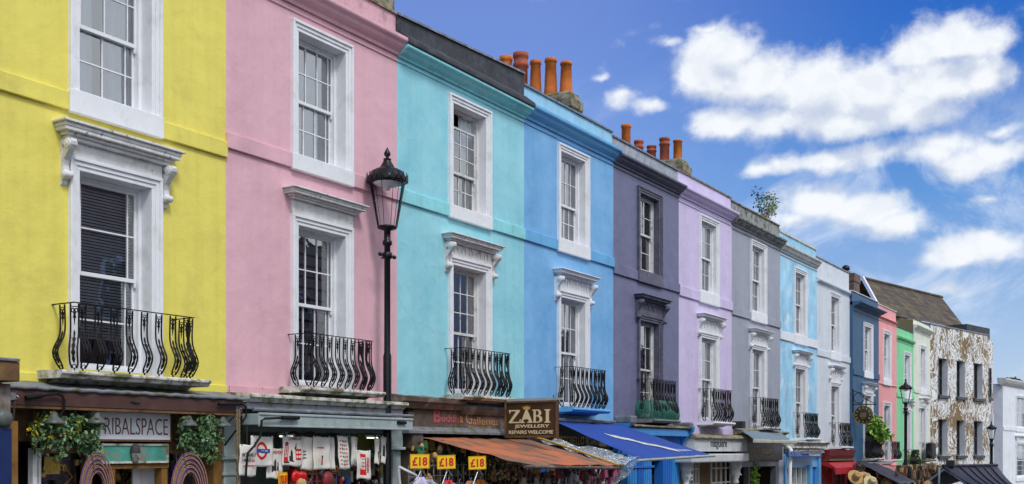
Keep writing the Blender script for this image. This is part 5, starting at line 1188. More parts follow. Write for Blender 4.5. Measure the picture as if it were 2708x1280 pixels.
part('T', 'shop_window', 'wood_brown', lambda m: (m.box(U(1330, 0), U(1345, 0), -.05, .05, -.1, 2.66), m.box(U(1250, 0), U(1262, 0), -.05, .05, -.1, 2.66), m.box(BX[3] - .3, BX[3] - .05, -.05, .05, -.1, 2.66)))
# ---------------------------------------------------------------- blue house shop: black fascia, blue awning
part('B', 'lead_ledge', 'lead', lambda m: m.prof_x([(0, 3.07), (-.26, 3.05), (-.28, 3.03), (-.27, 2.99), (0, 2.99)], BX[3] + .05, U(1622, .2)))
fb = part('B', 'fascia', 'print_black', lambda m: m.box(BX[3] + .02, BX[4] - .25, -.05, .0, 2.40, 2.99))
lettering(HOUSES['B'], 'PORTOBELLO ROAD', (U(1525, .05), -.056, 2.60), U(1574, .05) - U(1455, .05), .17, (1, 0, 0), (0, 0, 1), M['gold'])
part('B', 'pediment', 'gold', lambda m: m.poly([(U(1578, .05), -.056, 2.48), (U(1603, .05), -.056, 2.48), (U(1597, .05), -.056, 2.72)], .004, (0, -1, 0)))
ba = part('B', 'awning', 'blue_cloth', lambda m: pquad(m, [(1470, 1116, .30), (1640, 1123, .30), (1876, 1202, 2.05), (1690, 1213, 2.10)], 0, 24, 16, sag=-.0, jit=.02), solid=.006)
MB().tube([W(1686, 1218, 2.12), W(1890, 1205, 2.06)], .030, 8).build('front_bar', M['greengrey'], ba)
MB().tube([W(1640, 1170, .3), W(1755, 1215, 2.05)], .016, 6).build('awning_arm', M['print_black'], ba)
def aws(u, v, o=.012):
    q = [W(1470, 1116, .30), W(1640, 1123, .30), W(1876, 1202, 2.05), W(1690, 1213, 2.10)]
    p = (q[0] * (1 - u) + q[1] * u) * (1 - v) + (q[3] * (1 - u) + q[2] * u) * v
    return p + Vector((0, noise.noise(p * 4) * .008 - o, noise.noise(p * 3.1 + Vector((5, 2, 1))) * .02 + o))
wp = MB()
wp.sheet(lambda u, v: aws(.30 + .40 * v + .02 * noise.noise(Vector((u * 5, v * 9, 2))), .36 + .48 * v + (u - .5) * (.10 + .10 * abs(noise.noise(Vector((v * 7, 0, 1)))))), 4, 26)
for i in range(9): wp.sheet(lambda u, v: aws(.70 + .018 * i + .010 * u, .80 + .004 * i + .05 * v + .01 * (i % 3), .014), 1, 1)
wpo = wp.build('worn_lettering', M['worn_white'], ba)
part('B', 'pilaster', 'shop_blue', lambda m: (m.box(BX[4] - .42, BX[4] - .24, -.12, .1, -.3, 2.4), m.box(BX[4] - .47, BX[4] - .2, -.16, .1, 2.2, 2.28)))
part('B', 'shop_window', 'shop_blue', lambda m: (m.box(BX[3] + 1.3, BX[3] + 1.4, -.06, .03, -.3, 2.4), m.box(BX[3] + 2.2, BX[3] + 2.35, -.06, .03, -.3, 2.4), m.box(BX[3] + .1, BX[4] - .3, -.06, .03, 1.95, 2.05)))
# ---------------------------------------------------------------- purple house shop: blue shopfront
x0_, x1_ = BX[4] + .02, BX[5] - .0
def console(m, x, w_, zt, zb, d=.42):
    m.prof_x([(0, zt), (-d, zt), (-d - .03, zt - .06), (-d - .02, zt - .16), (-d * .75, zt - .3), (-d * .45, zt - .42), (-d * .4, zt - .55), (-.1, zb), (0, zb)], x, x + w_)
part('D', 'shop_cornice', 'stone_moss2', lambda m: m.prof_x([(0, 3.02), (-.40, 2.98), (-.42, 2.95), (-.40, 2.93), (0, 2.93)], x0_ + .2, x1_ - .1))
part('D', 'fascia', 'shop_blue_lt', lambda m: m.box(x0_ + .2, x1_ - .2, -.36, .0, 2.74, 2.915), bevel=.01)
part('D', 'name_board', 'shop_blue', lambda m: m.box(x0_ + .2, x1_ - .15, -.12, .0, 2.30, 2.74))
lettering(HOUSES['D'], 'LOVE LONDON', (U(1737, .14), -.126, 2.49), U(1773, .14) - U(1702, .14), .19, (1, 0, 0), (0, 0, 1), M['pale_panel'])
part('D', 'console', 'shop_blue_lt', lambda m: console(m, x0_ - .02, .12, 3.15, 2.3)); part('D', 'console', 'shop_blue_lt', lambda m: console(m, x1_ - .12, .12, 3.05, 2.2))
part('D', 'console_cap', 'lead', lambda m: m.box(x0_ - .03, x0_ + .26, -.48, 0, 3.0, 3.18), bevel=.04); part('D', 'console_cap', 'lead', lambda m: m.box(x1_ - .32, x1_ - .11, -.46, 0, 2.93, 3.10), bevel=.04)
def fl(m, a, b, z1): 
    m.box(a, b, -.14, .1, -.6, z1)
    for i in range(3): x = a + (b - a) * (.18 + i * .28); m.box(x, x + (b - a) * .1, -.155, -.139, -.6, z1 - .1)
for k_, (pa, pb, mt_) in enumerate(((1660, 1684, 'shop_blue_lt'), (1686, 1701, 'shop_blue'), (1703, 1723, 'shop_blue_lt'), (1754, 1776, 'shop_blue'), (1778, 1797, 'shop_blue_lt'))):
    part('D', 'pilaster', mt_, lambda m: fl(m, U(pa, .14), U(pb, .14), 2.3))
part('D', 'transom', 'shop_blue', lambda m: (m.box(U(1660, .1), U(1797, .1), -.10, .05, 2.16, 2.31), m.box(U(1660, .1), U(1723, .1), -.18, .05, 1.98, 2.03)))
part('D', 'shop_window', 'whiteside', lambda m: m.box(U(1725, 0), U(1756, 0), .25, .3, -.6, 1.80)); part('D', 'window_display', 'leaf_dark', lambda m: m.box(U(1725, 0), U(1756, 0), .25, .3, 1.80, 2.16))
# green netting over the balcony
nt = NT('green_netting'); nt.bs.inputs['Base Color'].default_value = (.015, .16, .11, 1); nt.bs.inputs['Roughness'].default_value = .5; nt.bs.inputs['Alpha'].default_value = .8; nt.l(nt.bump(nt.noise(14, 5, .6, nt.map((1, 1, .35)), 1.0), .8, .04), nt.bs.inputs['Normal']); M['netting'] = nt.mat
mb = MB(); cx_ = 24.33; pts_ = [(cx_ - .73, -.02), (cx_ - .73, -.43), (cx_ + .73, -.43), (cx_ + .73, -.02)]
def netf(u, v):
    L_ = [.41, 1.46, .41]; s = u * sum(L_); k = 0
    while k < 2 and s > L_[k]: s -= L_[k]; k += 1
    a, b = Vector(pts_[k]), Vector(pts_[k + 1]); p = a.lerp(b, min(1, s / L_[k])); o = .07 * math.sin(v * math.pi)
    c = Vector((cx_, 0)); dd = (p - c).normalized()
    return Vector((p.x + dd.x * o, p.y + dd.y * o - .03 * noise.noise(Vector((u * 12, v * 3, 1))), 3.58 - .50 * v + .03 * noise.noise(Vector((u * 9, 0, 2)))))
mb.sheet(netf, 50, 10); o = mb.build('green_netting', M['netting']); tag(o, 'dark green netting wrapped round the lower half of the purple house balcony', 'netting')
# ---------------------------------------------------------------- lilac house shop: white box fascia
x0_, x1_ = BX[5] + .05, U(1975, .42)
part('L', 'lower_wall', 'lilac', lambda m: m.box(BX[5], BX[6], -.04, .001, 2.83, 3.0))
part('L', 'shop_cornice', 'stone_moss2', lambda m: m.prof_x([(0, 2.84), (-.35, 2.80), (-.50, 2.74), (-.50, 2.70), (0, 2.70)], BX[5] + .02, x1_ + .08), bevel=.01)
part('L', 'fascia', 'shop_white', lambda m: m.box(x0_, x1_, -.42, 0, 2.36, 2.70), bevel=.006)
lettering(HOUSES['L'], 'misguiere', (U(1902, .43), -.424, 2.545), U(1924, .43) - U(1881, .43), .27, (1, 0, 0), (0, 0, 1), M['print_black'], off=.01)
part('L', 'awning_box', 'shop_white', lambda m: m.box(U(1825, .55), U(1977, .55), -.60, -.1, 2.08, 2.30), bevel=.03)
part('L', 'shop_wall', 'tan', lambda m: m.box(x0_ + .1, x1_ - .1, .25, .29, -.5, 2.3))
def colm(m, x):
    m.lathe([(.07, -.6), (.065, 1.45), (.10, 1.47), (.10, 1.52), (.08, 1.54), (.09, 1.6), (.15, 1.75), (.13, 1.82), (.19, 1.95), (.17, 2.0), (.22, 2.06), (.22, 2.1), (.001, 2.1)], (x, -.22, 0), 12)
    for i in range(16):
        w = random.uniform(0, 6.28); m.lathe([(.001, -.03), (.035, 0), (.001, .03)], (x + .15 * math.cos(w), -.22 + .15 * math.sin(w), random.uniform(1.6, 2.0)), 6)
part('L', 'column', 'shop_white', lambda m: colm(m, U(1812, .2))); part('L', 'column', 'shop_white', lambda m: colm(m, U(1943, .2)))
def latt(m, a, b):
    for i in range(5): x = a + (b - a) * i / 4; m.box(x - .02, x + .02, -.08, -.04, -.6, 2.1)
    for z in (.9, 1.5, 1.9): m.box(a, b, -.075, -.045, z - .02, z + .02)
lw = part('L', 'shop_window', 'shop_white', lambda m: (latt(m, x0_ + .35, x0_ + 1.1), latt(m, x0_ + 2.0, x1_ - .35)))
# ---------------------------------------------------------------- grey house shop
x0_, x1_ = BX[6] + .03, BX[7] - .05
part('G', 'shop_cornice', 'stone_moss2', lambda m: m.prof_x([(0, 3.0), (-.33, 2.97), (-.35, 2.93), (-.2, 2.86), (0, 2.84)], BX[6] + .1, BX[7] - .1))
part('G', 'chimney_vent', 'print_black', lambda m: m.box(BX[6] + .05, BX[6] + .3, -.3, 0, 3.02, 3.22))
part('G', 'fascia', 'wood_brown', lambda m: m.box(x0_, x1_, -.10, 0, 2.06, 2.86)); 
part('G', 'name_board', surf('charcoal_board', (.05, .045, .045), .5, .15, 3, bump=.1), lambda m: m.box(x0_ + .15, x1_ - .1, -.13, -.101, 2.1, 2.6))
lettering(HOUSES['G'], 'Judy Fox Antiques', (U(2012, .14), -.135, 2.36), U(2040, .14) - U(1986, .14), .30, (1, 0, 0), (0, 0, 1), M['gold'], shear=.15)
part('G', 'name_flourish', 'gold', lambda m: m.tube([(U(1986, .14) + i * .12, -.135, 2.19 + .03 * math.sin(i * .9)) for i in range(18)], .006, 4))
ga = part('G', 'awning', 'zinc_cloth', lambda m: pquad(m, [(1961, 1138, .30), (2064, 1144, .30), (2088, 1163, 1.02), (1995, 1163, 1.02)], 0, 14, 8, jit=.02), solid=.01)
MB().box(U(1994, 1.02), U(2106, 1.02), -1.06, -.98, Z(2000, 1171.5, 1.02), Z(2000, 1162, 1.02)).build('front_bar', M['cream_bar'], ga, bevel=.02)
part('G', 'door_frame', surf('slate_frame', (.10, .11, .13), .5), lambda m: (m.box(x0_ + .1, x0_ + .3, -.08, .1, -.8, 2.06), m.box(x1_ - .6, x1_ - .4, -.08, .1, -.8, 2.06), m.box(x0_ + .3, x1_ - .6, -.08, .1, 1.9, 2.06), m.box(x0_ + 1.2, x0_ + 1.3, -.06, .1, -.8, 1.9)))
part('G', 'pilaster', 'grey', lambda m: m.box(x1_ - .38, x1_ + .02, -.12, .1, -.8, 2.5))
gp = thing('potted_climber', 'dark green climbing plant inside the grey house shop doorway', 'plant', (x0_ + 1.7, -.05, -.5))
m_ = MB(); foliage(m_, (x0_ + 1.75, .0, 1.4), (.22, .1, .7), 500, .1); m_.build('leaves', M['leaf_bright'], gp)
# ---------------------------------------------------------------- mottled blue house shop
x0_, x1_ = BX[7] + .03, BX[8] - .03
part('S', 'shop_cornice', 'white_moss', lambda m: (m.prof_x([(0, 2.72), (-.42, 2.69), (-.45, 2.65), (-.40, 2.60), (-.34, 2.55), (-.36, 2.46), (0, 2.44)], x0_ + .25, x1_ + .1), m.box(x0_ + .4, x1_ - .1, -.30, 0, 2.30, 2.44)))
part('S', 'drain', 'white', lambda m: m.tube([(x0_ + .3, -.15, 2.5), (x0_ + .15, -.3, 2.4), (x0_ - .1, -.35, 2.1), (x0_ - .15, -.35, -.8)], .06, 8))
part('S', 'awning_box', 'lead', lambda m: m.box(x0_ + .5, U(2174, .5), -.52, -.05, 2.28, 2.34))
sv = part('S', 'awning', 'blue_cloth', lambda m: m.box(U(2085, .5), U(2174, .5), -.50, -.47, Z(2085, 1209, .5), Z(2085, 1193, .5)))
lettering(HOUSES['S'], 'BOUTIQUES', (U(2104, .51), -.506, Z(2104, 1200.5, .51)), U(2122, .51) - U(2088, .51), .19, (1, 0, 0), (0, 0, 1), M['pale_panel'])
lettering(HOUSES['S'], 'Portobello', (U(2155, .51), -.506, Z(2155, 1201.5, .51)), U(2171, .51) - U(2142, .51), .11, (1, 0, 0), (0, 0, 1), M['sign_white'])
part('S', 'fascia', 'shop_sky', lambda m: m.box(x0_, x1_, -.10, 0, 1.82, 2.28))
part('S', 'pilaster', 'shop_sky', lambda m: (m.box(x0_, x0_ + .2, -.16, .1, -1.2, 2.2), m.box(x0_ + 2.5, x0_ + 2.75, -.2, .1, -1.2, 1.9), m.box(x1_ - .25, x1_, -.16, .1, -1.2, 2.2)))
part('S', 'door', 'shop_blue', lambda m: m.box(x0_ + 2.75, x1_ - .25, -.02, .05, -1.2, 1.82))
part('S', 'shop_window', 'shop_white', lambda m: [m.box(x0_ + .25 + i * .55, x0_ + .34 + i * .55, -.08, .04, -1.2, 1.82) for i in range(5)] + [m.box(x0_ + .3, x0_ + 2.5, .2, .22, -1.2, 1.5)])
# ---------------------------------------------------------------- white house shop: red
x0_, x1_ = BX[8] + .05, BX[9] - .1
part('W', 'fascia', 'maroon', lambda m: m.prof_x([(0, 2.42), (-.42, 2.40), (-.36, 2.2), (-.30, 2.08), (0, 2.08)], x0_ + .1, x1_ - .6))
part('W', 'fascia_ledge', 'wood_brown', lambda m: m.box(x0_ + .1, x1_ - .5, -.40, 0, 2.02, 2.075))
M['red_cloth'] = plain('red_canvas', (.42, .01, .02), .6, .25)
ra = part('W', 'awning', 'red_cloth', lambda m: m.prof_x([(0, 2.0), (-.30, 2.0), (-.62, 1.78), (-.62, 1.55), (-.58, 1.55), (-.55, 1.74), (0, 1.9)], x0_ + .1, x1_ - .45))
part('W', 'shop_window', 'red', lambda m: (m.box(x0_, x0_ + .15, -.1, .05, -1.2, 2.0), m.box(x0_ + 1.5, x0_ + 1.7, -.1, .05, -1.2, 1.9), m.box(x1_ - .9, x1_ - .6, -.1, .05, -1.2, 2.0)))
part('W', 'display_panel', surf('red_yellow_display', (.5, .02, .02), .5, .2, 3, dirt=(.7, .45, .05), da=1, ds=5, bump=0), lambda m: m.box(x0_ + .15, x0_ + 1.5, .0, .05, -1.2, 1.9))
part('W', 'door', 'maroon', lambda m: m.box(x0_ + 1.7, x1_ - .9, .08, .12, -1.2, 1.9))
part('W', 'downpipe', 'white', lambda m: (m.tube([(x1_ + .05, -.18, -1.2), (x1_ + .05, -.18, 1.1), (x1_ + .05, -.12, 1.3)], .09, 10), m.lathe([(.13, 1.28), (.15, 1.34), (.15, 1.5), (.001, 1.5)], (x1_ + .05, -.16, 0), 12)))
# ---------------------------------------------------------------- navy house: clock sign, plant, black awning, hats
HN = HOUSES['N']; yN = -.12
part('N', 'shop_cornice', 'lead', lambda m: m.prof_x([(0, 1.98), (-.7, 1.92), (-.72, 1.84), (0, 1.80)], BX[9], BX[10] - .1))
part('N', 'fascia', 'navy', lambda m: m.box(BX[9] + .01, BX[9] + 1.0, -.18, 0, -1.3, 1.80))
na = part('N', 'awning', 'black_cloth', lambda m: pquad(m, [(2264, 1220, .5), (2312, 1221, .5), (2424, 1275, 3.0), (2378, 1280, 3.0)], 0, 12, 12, jit=.05), solid=.012)
rN = MB(); 
ck = thing('clock_sign', 'round black clock-face sign with gold numerals on the navy house', 'clock sign', (43.2, -.9, 3.0))
# plane facing along the street towards the viewer
UC = U(2256, .12) 
def cl_(px, py):
    r = ray(px, py); k = UC / r.x; return CAM + r * k
cc_ = cl_(2283.5, 1097); Rc = (cl_(2283.5, 1073).z - cc_.z)
MB().lathe([(.001, -.05), (Rc, -.05), (Rc * 1.03, -.03), (Rc * 1.03, .03), (Rc, .05), (.001, .05)], cc_, 32, axis='x').build('face', M['print_black'], ck)
nm = MB()
def cpt(rad, w, o=.058): return cc_ + Vector((-o, -rad * math.sin(w), rad * math.cos(w)))
nm.tube([cpt(Rc * .97, w) for w in [2 * math.pi * i / 40 for i in range(40)]], .005, 4, closed=True)
nm.build('rim', M['gold'], ck)
for i in range(12):
    w = 2 * math.pi * i / 12; c_ = cpt(Rc * .76, w)
    u2 = Vector((0, -math.sin(w), math.cos(w))); r2 = Vector((0, -math.cos(w), -math.sin(w)))
    lettering(ck, ['XII', 'I', 'II', 'III', 'IIII', 'V', 'VI', 'VII', 'VIII', 'IX', 'X', 'XI'][i], c_, Rc * (.20 if i not in (1, 5) else .08), Rc * .20, r2, u2, M['gold'], off=.0)
lettering(ck, 'CLOCK', cpt(Rc * .12, 0), Rc * .62, Rc * .17, (0, -1, 0), (0, 0, 1), M['gold'], off=.0); lettering(ck, 'CENTRE', cpt(Rc * .14, math.pi), Rc * .68, Rc * .16, (0, -1, 0), (0, 0, 1), M['gold'], off=.0)
lettering(ck, 'LONDON', cpt(Rc * .38, math.pi), Rc * .4, Rc * .08, (0, -1, 0), (0, 0, 1), M['gold'])
b0, b1 = cl_(2256, 1069), cl_(2318, 1072); zb_ = cl_(2283, 1070).z
bk = MB(); bk.tube([(UC, -.1, zb_ + .02), (UC, b1.y, zb_)], .018, 6)
bk.tube([(UC, -.12 - .22 - .2 * math.cos(w), zb_ + .26 + .2 * math.sin(w)) for w in [2 * math.pi * i / 14 for i in range(14)]], .016, 5, closed=True)
bk.tube([(UC, -.1, zb_ + .55), (UC, -.3, zb_ + .48), (UC, -.6, zb_ + .20), (UC, -.95, zb_ + .03)], .016, 5); bk.box(UC - .03, UC + .03, -.14, -.1, zb_ - .3, zb_ + .6)
for s in (-.12, .12): bk.tube([(UC, cc_.y + s, zb_), (UC, cc_.y + s, cc_.z + Rc * .95)], .012, 5)
bk.build('bracket', M['iron'], ck)
pp = thing('potted_plant', 'bright green bushy plant in a black planter on the navy house balcony', 'plant', (U(2294, .5), -.5, 2.2))
xp = wc(2273, 2298.5) + .1
MB().box(xp - .55, xp + .5, -.50, -.15, 2.12, 2.80).build('planter', M['print_black'], pp, bevel=.03)
m_ = MB(); foliage(m_, (xp, -.45, 3.2), (.5, .35, .4), 420, .24, 0, .35, [((xp - .2, -.4, 3.35), (.3, .3, .25)), ((xp + .3, -.5, 3.1), (.4, .3, .25)), ((xp, -.5, 3.05), (.6, .3, .2)), ((xp + .05, -.4, 3.55), (.2, .2, .2))]); m_.build('leaves', M['leaf_bright'], pp)
mp_ = thing('potted_plant', 'small dark leafy plant on the mint green house balcony', 'plant', (U(2412, .4), -.3, 1.8)); m_ = MB(); foliage(m_, (wc(2389, 2406.6) + .3, -.25, 2.05), (.35, .15, .25), 160, .16); m_.build('leaves', M['leaf_bright'], mp_)
MB().box(wc(2389, 2406.6) - .1, wc(2389, 2406.6) + .7, -.36, -.14, 1.75, 1.9).build('trough', M['print_black'], mp_)
part('R', 'planter', 'print_black', lambda m: m.box(wc(2432.8, 2446) - .3, wc(2432.8, 2446) + .65, -.5, -.2, 2.0, 2.72), bevel=.04)
def hat(px, py, d, r, mat, label, tilt):
    c = W(px, py, d); root = thing('straw_hat', label, 'hat', c, 0, 'hats hung under the black awning')
    root.rotation_euler = (math.radians(62), tilt, math.radians(-48)); RW[root] = Matrix.Translation(c) @ root.rotation_euler.to_matrix().to_4x4()
    MB().lathe([(r, .01), (r * .98, -.01), (r * .5, 0), (r * .48, .08), (r * .44, .20), (r * .36, .24), (.001, .22)], (0, 0, 0), 22).build('hat_body', M[mat], root, local=True, solid=.01)
    MB().lathe([(r * .495, .005), (r * .50, .01), (r * .495, .07), (r * .485, .07)], (0, 0, 0), 22).build('hat_band', M['wood_brown'], root, local=True)
hat(2262, 1262, 1.3, .27, 'straw', 'brown straw hat, leftmost under the black awning', 0); hat(2287, 1266, 1.4, .27, 'straw', 'tan straw hat between the brown one and the pale one', .2); hat(2303, 1276, 1.7, .26, 'straw_lt', 'pale cream straw hat nearest the stall', 0); hat(2345, 1279, 2.0, .22, 'straw', 'small straw hat on its own nearer the lamp post', .1)
beads(2275, 1240, .9, 220, 'dark jumble of bags hung behind the straw hats', ['print_black', 'wood_grey', 'wood_brown', 'print_black'])
beads(2335, 1262, 1.6, 220, 'tangle of dark scarves and straps under the black awning', ['print_black', 'wood_brown', 'maroon', 'chain'])
# goods stall in front of the cream house: tangle of brown leather goods
m_ = MB()
for i in range(520):
    px, py = random.uniform(2370, 2500), random.uniform(1236, 1285); d_ = random.uniform(.8, 2.4)
    c = W(px, py, d_); r = random.uniform(.05, .16)
    if i % 3 == 0: m_.tube([c + Vector((r * math.cos(w), 0, r * 1.4 * math.sin(w))) for w in [2 * math.pi * k / 8 for k in range(8)]], .02, 4, random.randrange(4), closed=True)
    else: m_.obox(c, (r, 0, 0), (0, .04, 0), (0, 0, r * .8), random.randrange(4))
tag(m_.build('leather_goods', [M['wood_brown'], M['print_black'], M['straw'], M['brown_letter']]), 'mass of brown leather bags and belts hung below the cream house', 'leather goods', None, 'stuff')
for k_, (h_, i_) in enumerate((('C', 10), ('M', 11), ('R', 12))): part(h_, 'fascia', ['coral', 'wood_brown', 'stone_moss2'][k_], lambda m: m.box(BX[i_] + .05, BX[i_ + 1] - .05, -.3, 0, [1.2, .9, 1.4][k_], [1.75, 1.6, 1.75][k_]))
# ---------------------------------------------------------------- market stall with black gabled canopy
def sp2(px, py, dep): r = ray(px, py); return CAM + r * dep
st = thing('market_stall', 'market stall with black gabled canopy in front of the mural building', 'market stall', (sp2(2540, 1280, 30).x, sp2(2540, 1280, 30).y, -.9))
pkF, pkB = sp2(2494, 1236, 29.0), sp2(2636, 1236, 30.8)
lF, lB = sp2(2430, 1284, 29.6), sp2(2500, 1284, 32.5)
rF, rB = sp2(2575, 1292, 27.6), sp2(2690, 1292, 29.0)
zr0 = pkF.z; pkB.z = zr0
def slab4(m, a, b, c, d_, n=1):
    m.sheet(lambda u, v: (a * (1 - u) + b * u) * (1 - v) + (d_ * (1 - u) + c * u) * v + Vector((0, 0, -.05 * math.sin(v * math.pi) + .02 * abs(math.sin(u * 12)))), 24, 8)
m_ = MB(); slab4(m_, pkF, pkB, rB, rF); m_.build('canopy', M['black_cloth'], st, solid=.02)
m_ = MB(); slab4(m_, pkF, pkB, lB, lF); m_.build('canopy', M['black_cloth'], st, solid=.02)
f0, f1 = sp2(2490, 1237, 28.6), sp2(2524, 1233, 28.6)
m_ = MB(); slab4(m_, pkF + Vector((0, 0, .03)), pkF.lerp(pkB, .18) + Vector((0, 0, .03)), rF.lerp(rB, .16) + Vector((0, -.05, .02)), rF + Vector((-.1, -.1, .03))); m_.build('canopy_flap', M['black_cloth'], st, solid=.02)
rd = MB()
for k in range(1, 7):
    a, b = pkF.lerp(pkB, k / 7), rF.lerp(rB, k / 7); rd.tube([a + Vector((0, 0, .035)), a.lerp(b, .5) + Vector((0, 0, -.01)), b + Vector((0, 0, .035))], .018, 5)
rd.build('seam', M['black_cloth'], st)
MB().tube([pkF + Vector((0, 0, .03)), pkB + Vector((0, 0, .03))], .045, 8).build('ridge', M['black_cloth'], st)
MB().obox(pkF.lerp(pkB, .13) + Vector((0, 0, .10)), (.32, .05, 0), (-.02, .1, 0), (0, 0, .09)).build('ridge_box', M['print_black'], st, bevel=.02)
MB().tube([pkF + Vector((-.02, -.04, -.05)), lF + Vector((.0, -.04, -.05))], .03, 6).tube([pkF + Vector((0, -.04, -.05)), rF + Vector((0, -.04, -.05))], .03, 6).build('frame', M['greengrey'], st)
MB().tube([pkF + Vector((0, .1, 0)), Vector((pkF.x, pkF.y + .1, -.9))], .03, 6).build('post', M['greengrey'], st)
for q in (lF, rF, rB, lB): MB().tube([q, Vector((q.x, q.y, -.9))], .03, 6).build('post', M['greengrey'], st)
m_ = MB(); c_ = pkF.lerp(lF, .4)
g0 = thing('straw_display', 'wall of tan woven baskets and goods beneath the black canopy', 'goods', (c_.x, c_.y, -.5)); 
m_.obox(c_ + Vector((.8, .8, -1.3)), (1.2, .2, 0), (-.02, .1, 0), (0, 0, .9)); m_.build('backing', M['straw'], g0)
for i in range(14):
    p = pkF.lerp(rF, .1 + .05 * i) + Vector((.3, .5, -.45 - .05 * i))
    blob('basket', p, random.uniform(.08, .16), ['straw', 'print_black', 'straw_lt', 'wood_brown'][i % 4], 'small hanging basket in the row beneath the black canopy', 'basket')['group'] = 'baskets hung beneath the black canopy'
def clutter(px0, px1, py0, py1, d0, d1, n, label, mats, s=.05):
    m = MB()
    for i in range(n):
        px, py, d_ = random.uniform(px0, px1), random.uniform(py0, py1), random.uniform(d0, d1); c = W(px, py, d_); r = s * random.uniform(.5, 1.5); k = random.randrange(len(mats))
        if i % 3 == 0: m.lathe([(.001, 0), (r * .7, r * .2), (r * .6, r), (r * .2, r * 1.4), (.001, r * 1.5)], c, 8, k)
        elif i % 3 == 1: m.obox(c, (r * .8, 0, 0), (0, r * .3, 0), (random.uniform(-.3, .3) * r, 0, r * 1.2), k)
        else: m.tube([c, c + Vector((random.uniform(-1, 1) * r, 0, -r)), c + Vector((random.uniform(-1, 1) * r, .02, -2.5 * r))], r * .16, 5, k)
    return tag(m.build('shelf_goods', [M[q] for q in mats]), label, 'shop goods', None, 'stuff')
for n_, c_ in (('tinsel_pink', (.5, .1, .22)), ('tinsel_green', (.05, .22, .1)), ('brass', (.4, .26, .07)), ('mustard', (.5, .33, .03))): M[n_] = plain(n_, c_, .5, .3, 20)
clutter(752, 925, 1242, 1285, -.45, .25, 150, 'crowded shelves of small souvenirs below the cotton bags', ['red', 'steel', 'print_black', 'mustard', 'shop_white', 'print_blue', 'maroon'])
clutter(925, 1035, 1215, 1285, -.5, .1, 90, 'small souvenirs on shelves behind the phone box bag', ['greengrey', 'steel', 'print_black', 'maroon', 'brass', 'shop_white'])
clutter(1090, 1330, 1175, 1285, .1, .7, 260, 'dim tangle of necklaces and masks hung behind the £18 price cards', ['brass', 'print_black', 'wood_grey', 'tinsel_green', 'chain', 'straw'])
clutter(1345, 1480, 1240, 1285, .2, 1.0, 160, 'jumble of jewellery and scarves behind the necklace busts', ['brass', 'print_black', 'tinsel_pink', 'steel', 'chain', 'wood_grey'])
clutter(1475, 1640, 1242, 1290, 1.0, 2.1, 260, 'pink and silver scarves and beads under the orange awning bar', ['tinsel_pink', 'steel', 'print_black', 'chain', 'maroon', 'shop_white'], .06)
clutter(112, 222, 1215, 1285, -.6, .0, 50, 'dim carved ornaments inside the tribal shop window', ['brass', 'amber_wood', 'print_black', 'straw'])
clutter(300, 350, 1215, 1285, -.9, -.3, 30, 'wooden ornaments inside the tribal shop doorway', ['brass', 'amber_wood', 'straw'])
# ---------------------------------------------------------------- opposite side of the street, mirrored in the panes
ob = 0
for i, (xx, ww, hh, mt) in enumerate(((9, 12, 10.6, 'redbrick'), (21.02, 8, 10.9, 'redbrick'), (29.04, 9, 10.2, 'redbrick'), (38.06, 9, 10.6, 'whitew'), (47.08, 14, 8.6, 'redbrick'))):
    r_ = thing(['brick_house', 'brick_house', 'brick_house', 'painted_house', 'brick_house'][i], ['red brick house across the street mirrored in nearby panes', 'tall brick house across the street', 'wide red brick house across the street', 'white house across the street', 'long red brick house across the street'][i], 'house', (xx, -16.5, 0), 0, 'houses across the street')
    MB().box(xx, xx + ww, -24, -16.5, -2, hh).build('wall', M[mt], r_)
    for j in range(int(ww // 2.3)):
        for zz in (3.6, 6.4):
            w_ = MB().box(xx + .7 + j * 2.3, xx + 1.8 + j * 2.3, -16.49, -16.42, zz, zz + 1.8).build('window', M['white'], r_)
            MB().box(xx + .78 + j * 2.3, xx + 1.72 + j * 2.3, -16.41, -16.40, zz + .08, zz + 1.72).build('pane', M['dark_room'], w_)
